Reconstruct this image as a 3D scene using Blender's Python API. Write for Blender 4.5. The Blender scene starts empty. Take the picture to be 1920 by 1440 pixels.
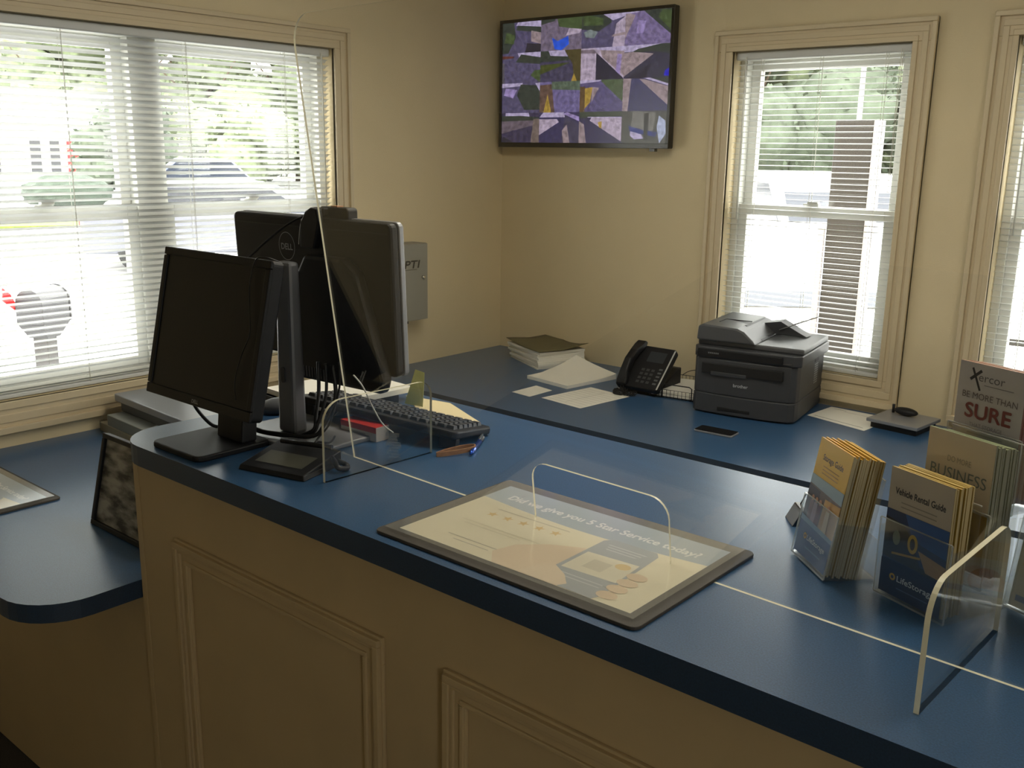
import bpy, math, random
from mathutils import Matrix, Vector, noise
random.seed(7)
scene = bpy.context.scene
COL = scene.collection
PI = math.pi
def R(d): return math.radians(d)

# ---------------------------------------------------------------- camera, light, exposure
def add_camera():
    yaw, pit, rol, f = -0.7046340, 0.2338384, 0.0157769, 1823.862
    F = Vector((math.sin(yaw)*math.cos(pit), math.cos(yaw)*math.cos(pit), -math.sin(pit)))
    Rt = F.cross(Vector((0, 0, 1))).normalized()
    U = Rt.cross(F)
    R2 = Rt*math.cos(rol) + U*math.sin(rol)
    U2 = -Rt*math.sin(rol) + U*math.cos(rol)
    cd = bpy.data.cameras.new('camera')
    cd.sensor_width = 36.0
    cd.lens = f*36.0/1920.0
    cd.clip_start = 0.05
    cd.clip_end = 400
    ob = bpy.data.objects.new('camera', cd)
    COL.objects.link(ob)
    m = Matrix((R2, U2, -F)).transposed().to_4x4()
    m.translation = Vector((3.0431993, -3.4835894, 1.6689254))
    ob.matrix_world = m
    scene.camera = ob
add_camera()

vs = scene.view_settings
scene.display_settings.display_device = 'sRGB'
vs.view_transform = 'Standard'
vs.look = 'None'
vs.gamma = 1.0
vs.use_curve_mapping = False
vs.exposure = 3.5
EXP = 2.0**3.5

w = bpy.data.worlds.new('overcast_sky')
scene.world = w
w.use_nodes = True
nt = w.node_tree
nt.nodes.clear()
wo = nt.nodes.new('ShaderNodeOutputWorld')
bg = nt.nodes.new('ShaderNodeBackground')
bg.inputs['Color'].default_value = (1.0, 0.985, 0.95, 1)
bg.inputs['Strength'].default_value = 1.0
nt.links.new(bg.outputs[0], wo.inputs[0])

def portal(name, loc, rot, sx, sy):
    l = bpy.data.lights.new(name, 'AREA')
    l.shape = 'RECTANGLE'
    l.size = sx
    l.size_y = sy
    l.cycles.is_portal = True
    o = bpy.data.objects.new(name, l)
    COL.objects.link(o)
    o.location = loc
    o.rotation_euler = rot
portal('window_portal', (-0.20, -1.70, 1.47), (0, R(-90), 0), 1.2, 1.5)
portal('window_portal', (1.495, 0.22, 1.47), (R(-90), 0, 0), 0.75, 1.25)
portal('window_portal', (2.49, 0.22, 1.47), (R(-90), 0, 0), 0.75, 1.25)
portal('window_portal', (3.48, 0.22, 1.47), (R(-90), 0, 0), 0.75, 1.25)
portal('window_portal', (5.20, -4.4, 1.475), (0, R(90), 0), 1.2, 0.7)
cy = scene.cycles
cy.max_bounces = 10
cy.transparent_max_bounces = 24
cy.diffuse_bounces = 6
cy.glossy_bounces = 4
cy.sample_clamp_indirect = 6.0
cy.caustics_reflective = False
cy.caustics_refractive = False

# ---------------------------------------------------------------- materials
def lin(c):
    o = []
    for v in c:
        v = v/255.0
        o.append(v/12.92 if v <= 0.04045 else ((v+0.055)/1.055)**2.4)
    return tuple(o)

MATS = {}
def mat(name, rgb, rough=0.5, metal=0.0, noise_amt=0.0, noise_scale=60.0, bump=0.0, bump_scale=200.0, spec=0.5, trans=0.0, coat=0.0):
    if name in MATS: return MATS[name]
    m = bpy.data.materials.new(name)
    m.use_nodes = True
    n = m.node_tree.nodes
    L = m.node_tree.links
    b = n['Principled BSDF']
    c = lin(rgb)
    b.inputs['Base Color'].default_value = (*c, 1)
    b.inputs['Roughness'].default_value = rough
    b.inputs['Metallic'].default_value = metal
    b.inputs['Specular IOR Level'].default_value = spec
    b.inputs['Coat Weight'].default_value = coat
    if noise_amt or bump:
        tc = n.new('ShaderNodeTexCoord')
    if noise_amt:
        ns = n.new('ShaderNodeTexNoise')
        ns.inputs['Scale'].default_value = noise_scale
        ns.inputs['Detail'].default_value = 4
        L.new(tc.outputs['Object'], ns.inputs['Vector'])
        rp = n.new('ShaderNodeValToRGB')
        rp.color_ramp.elements[0].position = 0.3
        rp.color_ramp.elements[1].position = 0.7
        k0, k1 = 1-noise_amt, 1+noise_amt
        rp.color_ramp.elements[0].color = (c[0]*k0, c[1]*k0, c[2]*k0, 1)
        rp.color_ramp.elements[1].color = (min(1, c[0]*k1), min(1, c[1]*k1), min(1, c[2]*k1), 1)
        L.new(ns.outputs['Fac'], rp.inputs['Fac'])
        L.new(rp.outputs['Color'], b.inputs['Base Color'])
    if bump:
        n2 = n.new('ShaderNodeTexNoise')
        n2.inputs['Scale'].default_value = bump_scale
        n2.inputs['Detail'].default_value = 3
        L.new(tc.outputs['Object'], n2.inputs['Vector'])
        bp = n.new('ShaderNodeBump')
        bp.inputs['Strength'].default_value = bump
        bp.inputs['Distance'].default_value = 0.002
        L.new(n2.outputs['Fac'], bp.inputs['Height'])
        L.new(bp.outputs['Normal'], b.inputs['Normal'])
    MATS[name] = m
    return m

def attr_mat(name, rough=0.45, emit=None):
    if name in MATS: return MATS[name]
    m = bpy.data.materials.new(name)
    m.use_nodes = True
    n = m.node_tree.nodes
    L = m.node_tree.links
    b = n['Principled BSDF']
    a = n.new('ShaderNodeAttribute')
    a.attribute_name = 'Col'
    b.inputs['Roughness'].default_value = rough
    if emit is None:
        L.new(a.outputs['Color'], b.inputs['Base Color'])
    else:
        b.inputs['Base Color'].default_value = (0.01, 0.01, 0.01, 1)
        tc = n.new('ShaderNodeTexCoord')
        ns = n.new('ShaderNodeTexNoise')
        ns.inputs['Scale'].default_value = 55
        ns.inputs['Detail'].default_value = 6
        L.new(tc.outputs['Object'], ns.inputs['Vector'])
        mr = n.new('ShaderNodeMapRange')
        mr.inputs['From Min'].default_value = 0.3
        mr.inputs['From Max'].default_value = 0.7
        mr.inputs['To Min'].default_value = 0.6
        mr.inputs['To Max'].default_value = 1.4
        L.new(ns.outputs['Fac'], mr.inputs['Value'])
        mx = n.new('ShaderNodeVectorMath')
        mx.operation = 'MULTIPLY'
        L.new(a.outputs['Color'], mx.inputs[0])
        L.new(mr.outputs['Result'], mx.inputs[1])
        L.new(mx.outputs['Vector'], b.inputs['Emission Color'])
        b.inputs['Emission Strength'].default_value = emit
    MATS[name] = m
    return m

def thin_glass(name, tint=(1, 1, 1), refl=1.0, rough=0.0, haze=0.0):
    if name in MATS: return MATS[name]
    m = bpy.data.materials.new(name)
    m.use_nodes = True
    n = m.node_tree.nodes
    L = m.node_tree.links
    n.clear()
    out = n.new('ShaderNodeOutputMaterial')
    tr = n.new('ShaderNodeBsdfTransparent')
    tr.inputs['Color'].default_value = (*tint, 1)
    gl = n.new('ShaderNodeBsdfAnisotropic')
    gl.inputs['Roughness'].default_value = rough
    gl.inputs['Color'].default_value = (refl, refl, refl, 1)
    fr = n.new('ShaderNodeFresnel')
    ge = n.new('ShaderNodeNewGeometry')
    mi = n.new('ShaderNodeMapRange')        # the same reflectance from both sides of the thin sheet
    mi.inputs['To Min'].default_value = 1.49
    mi.inputs['To Max'].default_value = 1/1.49
    L.new(ge.outputs['Backfacing'], mi.inputs['Value'])
    L.new(mi.outputs['Result'], fr.inputs['IOR'])
    mx = n.new('ShaderNodeMixShader')
    L.new(fr.outputs[0], mx.inputs[0])
    L.new(tr.outputs[0], mx.inputs[1])
    L.new(gl.outputs[0], mx.inputs[2])
    last = mx
    if haze:
        df = n.new('ShaderNodeBsdfDiffuse')
        df.inputs['Color'].default_value = (0.9, 0.9, 0.85, 1)
        m2 = n.new('ShaderNodeMixShader')
        m2.inputs[0].default_value = haze
        L.new(mx.outputs[0], m2.inputs[1])
        L.new(df.outputs[0], m2.inputs[2])
        last = m2
    L.new(last.outputs[0], out.inputs[0])
    MATS[name] = m
    return m

def laminate(name, rgb, rough=0.29):
    m = mat(name, rgb, rough, noise_amt=0.28, noise_scale=420, bump=0.06, bump_scale=500, spec=0.8)
    return m

WALL = mat('wall_paint', (216, 200, 164), 0.75, noise_amt=0.03, noise_scale=3, bump=0.35, bump_scale=260)
TRIM = mat('trim_paint', (204, 188, 156), 0.45, bump=0.1, bump_scale=90)
CEIL = mat('ceiling_paint', (215, 212, 200), 0.9)
FLOOR = mat('floor_carpet', (62, 58, 55), 0.95, noise_amt=0.3, noise_scale=300, bump=0.6, bump_scale=500)
PANEL = mat('counter_paint', (190, 168, 128), 0.55, noise_amt=0.04, noise_scale=6, bump=0.12, bump_scale=120)
BLUE = laminate('blue_laminate', (50, 86, 124))
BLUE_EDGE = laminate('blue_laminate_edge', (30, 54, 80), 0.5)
VINYL = mat('white_vinyl', (216, 216, 210), 0.4)
SLAT = mat('blind_slat', (204, 206, 204), 0.42)
CORD = mat('blind_cord', (222, 220, 210), 0.7)
GLASS = thin_glass('window_glass', (0.97, 0.98, 0.97))
ACRY = thin_glass('clear_acrylic', (0.985, 0.985, 0.98))
ACRY_T = thin_glass('holder_acrylic', (0.94, 0.95, 0.95), haze=0.03)
EDGE = mat('acrylic_edge', (250, 244, 214), 0.25, coat=0.6)
EDGE_T = thin_glass('holder_edge', (0.9, 0.92, 0.92), haze=0.3)
BLACK = mat('black_plastic', (21, 22, 25), 0.5, spec=0.35, bump=0.1, bump_scale=400)
BLACK_G = mat('glossy_black_plastic', (16, 16, 18), 0.22)
SCREEN = mat('unlit_screen', (16, 17, 20), 0.4, spec=0.3)
CHAR = mat('charcoal_plastic', (58, 60, 64), 0.45, bump=0.15, bump_scale=300)
CHAR_L = mat('charcoal_plastic_light', (78, 80, 84), 0.4, bump=0.15, bump_scale=300)
COLUMN = mat('dark_silver_plastic', (112, 113, 116), 0.4, metal=0.3)
SILVER = mat('silver_plastic', (150, 152, 156), 0.35, metal=0.4)
STEEL = mat('grey_painted_steel', (140, 138, 128), 0.5, bump=0.08, bump_scale=250)
CHROME = mat('chrome_metal', (210, 210, 205), 0.18, metal=1.0)
CABLE = mat('black_cable', (14, 14, 15), 0.45)
PAPER = mat('white_paper', (240, 237, 226), 0.7, noise_amt=0.02, noise_scale=20)
PAPER_C = mat('cream_paper', (232, 216, 172), 0.7)
PAPER_G = mat('pale_yellow_paper', (206, 206, 130), 0.7)
OLIVE = mat('olive_folder', (98, 92, 62), 0.75, bump=0.1)
INK = attr_mat('printed_ink', 0.4)
INK_M = attr_mat('printed_matte', 0.7)
TVINK = attr_mat('tv_picture', 0.3, 0.85/EXP)

# ---------------------------------------------------------------- mesh helpers
class MB:
    def __init__(s):
        s.v = []; s.f = []; s.c = []; s.m = []; s.M = Matrix.Identity(4); s.sm = []
    def add(s, vs_, fs, col=None, mi=0, smooth=False):
        b = len(s.v)
        s.v += [tuple(s.M @ Vector(p)) for p in vs_]
        for f in fs:
            s.f.append([b+i for i in f]); s.c.append(col); s.m.append(mi); s.sm.append(smooth)
    def box(s, x0, x1, y0, y1, z0, z1, col=None, mi=0, taper=None, cols=None):
        p = [(x0, y0, z0), (x1, y0, z0), (x1, y1, z0), (x0, y1, z0), (x0, y0, z1), (x1, y0, z1), (x1, y1, z1), (x0, y1, z1)]
        if taper:
            (a0, a1, b0, b1) = taper
            p[4:] = [(a0, b0, z1), (a1, b0, z1), (a1, b1, z1), (a0, b1, z1)]
        fs = [(3, 2, 1, 0), (4, 5, 6, 7), (0, 1, 5, 4), (1, 2, 6, 5), (2, 3, 7, 6), (3, 0, 4, 7)]
        if cols:
            b = len(s.v)
            s.v += [tuple(s.M @ Vector(q)) for q in p]
            for f, c in zip(fs, cols):
                s.f.append([b+i for i in f]); s.c.append(c); s.m.append(mi); s.sm.append(False)
        else:
            s.add(p, fs, col, mi)
        return s
    def prism(s, pts, h0, h1, axis='z', col=None, mi=0, mi_side=None):
        """extrude 2D polygon (ccw) between h0 and h1 along axis"""
        n = len(pts)
        def P(a, b, h):
            return (a, b, h) if axis == 'z' else ((a, h, b) if axis == 'y' else (h, a, b))
        vv = [P(a, b, h0) for a, b in pts] + [P(a, b, h1) for a, b in pts]
        flip = axis == 'y'
        bot = list(range(n)); top = [n+i for i in range(n)]
        if not flip: bot.reverse()
        else: top.reverse()
        s.add(vv, [bot, top], col, mi)
        b = len(s.v)-2*n
        for i in range(n):
            j = (i+1) % n
            f = [b+i, b+j, b+n+j, b+n+i]
            if flip: f.reverse()
            s.f.append(f); s.c.append(col); s.m.append(mi if mi_side is None else mi_side); s.sm.append(False)
        return s
    def tube(s, pts, r, n=8, col=None, mi=0, closed=False, taper=None):
        pts = [Vector(p) for p in pts]
        N = len(pts)
        vv = []; fs = []
        up = Vector((0, 0, 1))
        t0 = (pts[1]-pts[0]).normalized()
        if abs(t0.dot(up)) > 0.9: up = Vector((1, 0, 0))
        nrm = t0.cross(up).normalized()
        for i, p in enumerate(pts):
            if closed: t = (pts[(i+1) % N]-pts[(i-1) % N])
            else: t = (pts[min(i+1, N-1)]-pts[max(i-1, 0)])
            t.normalize()
            nrm = (nrm - t*nrm.dot(t))
            if nrm.length < 1e-6: nrm = t.orthogonal()
            nrm.normalize()
            bn = t.cross(nrm)
            rr = r if taper is None else taper[i]
            for k in range(n):
                a = 2*PI*k/n
                vv.append(tuple(p + (nrm*math.cos(a)+bn*math.sin(a))*rr))
        M_ = N if closed else N-1
        for i in range(M_):
            j = (i+1) % N
            for k in range(n):
                l = (k+1) % n
                fs.append((i*n+k, i*n+l, j*n+l, j*n+k))
        s.add(vv, fs, col, mi, True)
        if not closed:
            b = len(s.v)-len(vv)
            s.f.append([b+k for k in reversed(range(n))]); s.c.append(col); s.m.append(mi); s.sm.append(False)
            s.f.append([b+(N-1)*n+k for k in range(n)]); s.c.append(col); s.m.append(mi); s.sm.append(False)
        return s
    def lathe(s, prof, n=24, col=None, mi=0, smooth=True):
        vv = []; fs = []
        for (r, z) in prof:
            for k in range(n):
                a = 2*PI*k/n
                vv.append((r*math.cos(a), r*math.sin(a), z))
        for i in range(len(prof)-1):
            for k in range(n):
                l = (k+1) % n
                fs.append((i*n+k, i*n+l, (i+1)*n+l, (i+1)*n+k))
        s.add(vv, fs, col, mi, smooth)
        b = len(s.v)-len(vv)
        s.f.append([b+k for k in reversed(range(n))]); s.c.append(col); s.m.append(mi); s.sm.append(False)
        s.f.append([b+(len(prof)-1)*n+k for k in range(n)]); s.c.append(col); s.m.append(mi); s.sm.append(False)
        return s
    def blob(s, c, r, sub=2, amp=0.0, fr=3.0, seed=0, col=None, mi=0):
        import bmesh
        bm = bmesh.new()
        bmesh.ops.create_icosphere(bm, subdivisions=sub, radius=1)
        vv = []
        for v in bm.verts:
            p = v.co.copy()
            k = 1 + amp*noise.noise(p*fr + Vector((seed, seed*2, 0)))
            vv.append((c[0]+p.x*r[0]*k, c[1]+p.y*r[1]*k, c[2]+p.z*r[2]*k))
        bm.verts.index_update()
        fs = [tuple(v.index for v in f.verts) for f in bm.faces]
        bm.free()
        s.add(vv, fs, col, mi, True)
        return s
    def build(s, name, mats, parent=None, bevel=0.0, loc=None, smooth_angle=None):
        me = bpy.data.meshes.new(name)
        me.from_pydata(s.v, [], s.f)
        if not isinstance(mats, (list, tuple)): mats = [mats]
        for m_ in mats: me.materials.append(m_)
        me.polygons.foreach_set('material_index', s.m)
        me.polygons.foreach_set('use_smooth', s.sm)
        if any(c is not None for c in s.c):
            at = me.color_attributes.new('Col', 'FLOAT_COLOR', 'CORNER')
            cs = []
            for f, c in zip(s.f, s.c):
                q = lin(c) if c is not None else (0.8, 0.8, 0.8)
                cs += [q[0], q[1], q[2], 1.0]*len(f)
            at.data.foreach_set('color', cs)
        me.update()
        ob = bpy.data.objects.new(name, me)
        COL.objects.link(ob)
        if parent is not None: ob.parent = parent
        if loc is not None: ob.location = loc
        if bevel:
            md = ob.modifiers.new('bevel', 'BEVEL')
            md.width = bevel
            md.segments = 2
            md.limit_method = 'ANGLE'
            md.angle_limit = R(35)
        return ob

def tag(o, label=None, cat=None, group=None, kind=None):
    if label: o['label'] = label
    if cat: o['category'] = cat
    if group: o['group'] = group
    if kind: o['kind'] = kind
    return o
def thing(name, label, cat, loc=(0, 0, 0), rotz=0.0, group=None, tilt=0.0):
    o = bpy.data.objects.new(name, None)
    o.empty_display_size = 0.05
    COL.objects.link(o)
    o.location = loc
    o.rotation_euler = (-tilt, 0, rotz)
    return tag(o, label, cat, group)
def struct(name, mb, m, parent=None, bevel=0.0, label=None):
    o = mb.build(name, m, parent, bevel)
    if parent is None:
        o['kind'] = 'structure'
        if label: o['label'] = label
    return o

def arc(cx, cy, r, a0, a1, n=6):
    return [(cx+r*math.cos(R(a0+(a1-a0)*i/n)), cy+r*math.sin(R(a0+(a1-a0)*i/n))) for i in range(n+1)]
def rrect(x0, x1, y0, y1, r, n=4):
    return (arc(x1-r, y0+r, r, -90, 0, n) + arc(x1-r, y1-r, r, 0, 90, n) + arc(x0+r, y1-r, r, 90, 180, n) + arc(x0+r, y0+r, r, 180, 270, n))
def catmull(P, n=6):
    P = [Vector(p) for p in P]
    Q = [P[0]] + P + [P[-1]]
    out = []
    for i in range(1, len(Q)-2):
        for k in range(n):
            t = k/n
            a, b, c, d = Q[i-1], Q[i], Q[i+1], Q[i+2]
            out.append(0.5*((2*b)+(-a+c)*t+(2*a-5*b+4*c-d)*t*t+(-a+3*b-3*c+d)*t**3))
    out.append(P[-1])
    return out

_txt = {}
def text_geo(s_):
    if s_ in _txt: return _txt[s_]
    cu = bpy.data.curves.new('t', 'FONT')
    cu.body = s_
    cu.size = 1.0
    cu.resolution_u = 3
    ob = bpy.data.objects.new('t', cu)
    COL.objects.link(ob)
    dg = bpy.context.evaluated_depsgraph_get()
    me = ob.evaluated_get(dg).to_mesh()
    vv = [(v.co.x, v.co.y) for v in me.vertices]
    fs = [tuple(p.vertices) for p in me.polygons]
    ob.evaluated_get(dg).to_mesh_clear()
    bpy.data.objects.remove(ob)
    bpy.data.curves.remove(cu)
    _txt[s_] = (vv, fs)
    return _txt[s_]

class Art:
    """flat printed artwork: layers of coloured polygons. mode 'xz' stands up facing -y, 'xy' lies facing up, 'yz' faces +x"""
    def __init__(s, mode='xz', eps=0.00012, base=0.0003):
        s.mb = MB(); s.mode = mode; s.eps = eps; s.h = base
    def P(s, u, v, h):
        if s.mode == 'xz': return (u, -h, v)
        if s.mode == 'xy': return (u, v, h)
        if s.mode == 'xz+': return (-u, h, v)
        return (h, u, v)
    def poly(s, pts, col, step=True):
        if step: s.h += s.eps
        a = 0
        n = len(pts)
        for i in range(n):
            x0, y0 = pts[i]; x1, y1 = pts[(i+1) % n]
            a += x0*y1-x1*y0
        if a < 0: pts = list(reversed(pts))
        s.mb.add([s.P(u, v, s.h) for u, v in pts], [list(range(n))], col)
        return s
    def rect(s, x0, y0, x1, y1, col, step=True):
        return s.poly([(x0, y0), (x1, y0), (x1, y1), (x0, y1)], col, step)
    def ell(s, cx, cy_, rx, ry, col, n=20, step=True):
        return s.poly([(cx+rx*math.cos(2*PI*i/n), cy_+ry*math.sin(2*PI*i/n)) for i in range(n)], col, step)
    def ring(s, cx, cy_, rx, ry, wd, col, n=28):
        s.h += s.eps
        for i in range(n):
            a, b = 2*PI*i/n, 2*PI*(i+1)/n
            q = [(cx+rx*math.cos(a), cy_+ry*math.sin(a)), (cx+rx*math.cos(b), cy_+ry*math.sin(b)),
                 (cx+(rx-wd)*math.cos(b), cy_+(ry-wd)*math.sin(b)), (cx+(rx-wd)*math.cos(a), cy_+(ry-wd)*math.sin(a))]
            s.poly(q, col, False)
    def star(s, cx, cy_, r, col):
        s.h += s.eps
        q = []
        for i in range(10):
            rr = r if i % 2 == 0 else r*0.42
            q.append((cx+rr*math.sin(2*PI*i/10), cy_+rr*math.cos(2*PI*i/10)))
        for i in range(10):
            s.poly([(cx, cy_), q[i], q[(i+1) % 10]], col, False)
    def line(s, x0, y0, x1, y1, wd, col, step=True):
        d = Vector((x1-x0, y1-y0)); 
        nn = Vector((-d.y, d.x)).normalized()*wd/2
        return s.poly([(x0+nn.x, y0+nn.y), (x0-nn.x, y0-nn.y), (x1-nn.x, y1-nn.y), (x1+nn.x, y1+nn.y)], col, step)
    def text(s, t, x, y, size, col, width=None, center=False, shear=0.0, rot=0.0, bold=0.0):
        vv, fs = text_geo(t)
        s.h += s.eps
        xs = [p[0] for p in vv]
        w0 = max(xs)
        kx = size if width is None else width/w0
        ox = -w0*kx/2 if center else 0
        cr, sr = math.cos(rot), math.sin(rot)
        offs = [(0, 0)] if not bold else [(-bold, 0), (bold, 0), (0, bold), (0, -bold)]
        for bx, by in offs:
            s.h += s.eps*0.2
            out = []
            for a, b in vv:
                u = a*kx + b*size*shear + ox + bx
                v_ = b*size + by
                out.append(s.P(x+u*cr-v_*sr, y+u*sr+v_*cr, s.h))
            s.mb.add(out, fs, col)
        return s
    def build(s, name, parent, m=None, loc=None):
        return s.mb.build(name, m or INK, parent, loc=loc)

def children(o): return [c for c in bpy.data.objects if c.parent is o]
def copy_tree(o, parent=None):
    c = o.copy()
    COL.objects.link(c)
    if parent is not None: c.parent = parent
    for ch in children(o): copy_tree(ch, c)
    return c

# ================================================================= THE ROOM
W1 = (-2.45, -0.99, 0.905, 2.040)     # left window opening: y0 y1 z0 z1
W2 = (1.162, 1.828, 0.885, 2.050)     # back wall openings: x0 x1 z0 z1
W3 = (2.155, 2.821, 0.885, 2.050)
W4 = (3.148, 3.814, 0.885, 2.050)     # further along, seen mirrored in the acrylic
RX, RY, RZ = 5.0, -6.2, 2.55
T = 0.14
def wall_with_holes(axis, a0, a1, holes, w0, w1):
    """axis 'x': wall plane spans along x, thickness w0..w1 in y ; axis 'y': spans along y, thickness in x"""
    mb = MB()
    def bx(p0, p1, z0, z1):
        if p1-p0 < 1e-5 or z1-z0 < 1e-5: return
        if axis == 'x': mb.box(p0, p1, w0, w1, z0, z1)
        else: mb.box(w0, w1, p0, p1, z0, z1)
    cur = a0
    for (h0, h1, z0, z1) in sorted(holes):
        bx(cur, h0, 0, RZ)
        bx(h0, h1, 0, z0)
        bx(h0, h1, z1, RZ)
        cur = h1
    bx(cur, a1, 0, RZ)
    return mb
struct('wall_left', wall_with_holes('y', RY, 0, [W1], -T, 0), WALL)
struct('wall_back', wall_with_holes('x', -T, RX, [W2, W3, W4], 0, T), WALL)
struct('wall_right', wall_with_holes('y', RY, 0, [(-4.7, -4.1, 0.90, 2.05)], RX, RX+T), WALL)
struct('wall_front', MB().box(-T, RX+T, RY-T, RY, 0, RZ), WALL)
struct('floor', MB().box(-T, RX+T, RY-T, T, -0.12, 0), FLOOR)
struct('ceiling', MB().box(-T, RX+T, RY-T, T, RZ, RZ+0.1), CEIL)

def casing_profile(mb, horiz, a0, a1, b0, b1, wall):
    """one stepped casing ring round an opening. wall 'left' (x=0) or 'back' (y=0). a: along wall, b: z"""
    for inner, outer, th in ((0.0, 0.076, 0.014), (0.0, 0.018, 0.020), (0.030, 0.050, 0.0175), (0.060, 0.076, 0.024)):
        i, o = inner, outer
        segs = [(a0-o, a1+o, b1+i, b1+o), (a0-o, a1+o, b0-o*1.3, b0-i*1.3), (a0-o, a0-i, b0-i*1.3, b1+i), (a1+i, a1+o, b0-i*1.3, b1+i)]
        for (p0, p1, z0, z1) in segs:
            if wall == 'left': mb.box(0.0, th, p0, p1, z0, z1)
            else: mb.box(p0, p1, -th, 0.0, z0, z1)
for k, (W, wl) in enumerate(((W1, 'left'), (W2, 'back'), (W3, 'back'), (W4, 'back'))):
    mb = MB()
    casing_profile(mb, True, W[0], W[1], W[2], W[3], wl)
    struct('trim_%d' % (k+1), mb, TRIM, bevel=0.002)
mb = MB()
mb.box(0, 0.014, RY, 0, 0, 0.1)
struct('baseboard_left', mb, TRIM, bevel=0.003)
mb = MB().box(0, RX, -0.014, 0, 0, 0.1)
struct('baseboard_back', mb, TRIM, bevel=0.003)

def sash_window(idx, wall, a0, a1, z0, z1, zm, mull=None):
    """vinyl double-hung unit(s) in the outer part of the wall"""
    def put(mb, p0, p1, d0, d1, q0, q1):
        # d is depth into the wall (positive outwards)
        if wall == 'left': mb.box(-d1, -d0, p0, p1, q0, q1)
        else: mb.box(p0, p1, d0, d1, q0, q1)
    root = MB()
    fr = 0.028
    put(root, a0, a0+fr, 0.055, 0.138, z0, z1)
    put(root, a1-fr, a1, 0.055, 0.138, z0, z1)
    put(root, a0+fr, a1-fr, 0.055, 0.138, z1-fr, z1)
    put(root, a0+fr, a1-fr, 0.055, 0.138, z0, z0+fr)
    if mull is not None:
        put(root, mull-0.05, mull+0.05, 0.052, 0.138, z0+fr, z1-fr)
    o = struct('window_%d' % idx, root, VINYL, bevel=0.002)
    bays = [(a0+fr, a1-fr)] if mull is None else [(a0+fr, mull-0.05), (mull+0.05, a1-fr)]
    for (b0, b1) in bays:
        for (q0, q1, dd) in ((z0+fr, zm+0.02, 0.062), (zm-0.02, z1-fr, 0.098)):
            s_ = MB()
            st = 0.036
            put(s_, b0, b0+st, dd, dd+0.034, q0, q1)
            put(s_, b1-st, b1, dd, dd+0.034, q0, q1)
            put(s_, b0+st, b1-st, dd, dd+0.034, q1-st, q1)
            put(s_, b0+st, b1-st, dd, dd+0.034, q0, q0+st)
            so = s_.build('sash', VINYL, o, 0.002)
            g = MB()
            if wall == 'left': g.box(-(dd+0.019), -(dd+0.015), b0+st-0.004, b1-st+0.004, q0+st-0.004, q1-st+0.004)
            else: g.box(b0+st-0.004, b1-st+0.004, dd+0.015, dd+0.019, q0+st-0.004, q1-st+0.004)
            g.build('glass_pane', GLASS, so)
        lk = MB()
        c = (b0+b1)/2
        put(lk, c-0.03, c+0.03, 0.040, 0.062, zm+0.022, zm+0.034)
        put(lk, c-0.012, c+0.03, 0.032, 0.052, zm+0.034, zm+0.042)
        lk.build('sash_lock', VINYL, o, 0.002)
    return o
sash_window(1, 'left', W1[0], W1[1], W1[2], W1[3], 1.455, -1.735)
sash_window(2, 'back', W2[0], W2[1], W2[2], W2[3], 1.465)
sash_window(3, 'back', W3[0], W3[1], W3[2], W3[3], 1.465)
sash_window(4, 'back', W4[0], W4[1], W4[2], W4[3], 1.465)
# unseen window added to the right-hand wall as fill light on the customer side
mb = MB()
for (p0, p1, q0, q1) in ((-4.7, -4.65, 0.90, 2.05), (-4.15, -4.1, 0.90, 2.05), (-4.65, -4.15, 0.90, 0.96), (-4.65, -4.15, 1.99, 2.05), (-4.65, -4.15, 1.45, 1.50)):
    mb.box(RX+0.04, RX+0.1, p0, p1, q0, q1)
o4 = struct('window_5', mb, VINYL, bevel=0.002)
MB().box(RX+0.065, RX+0.07, -4.65, -4.15, 0.96, 1.99).build('glass_pane', GLASS, o4)

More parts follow.
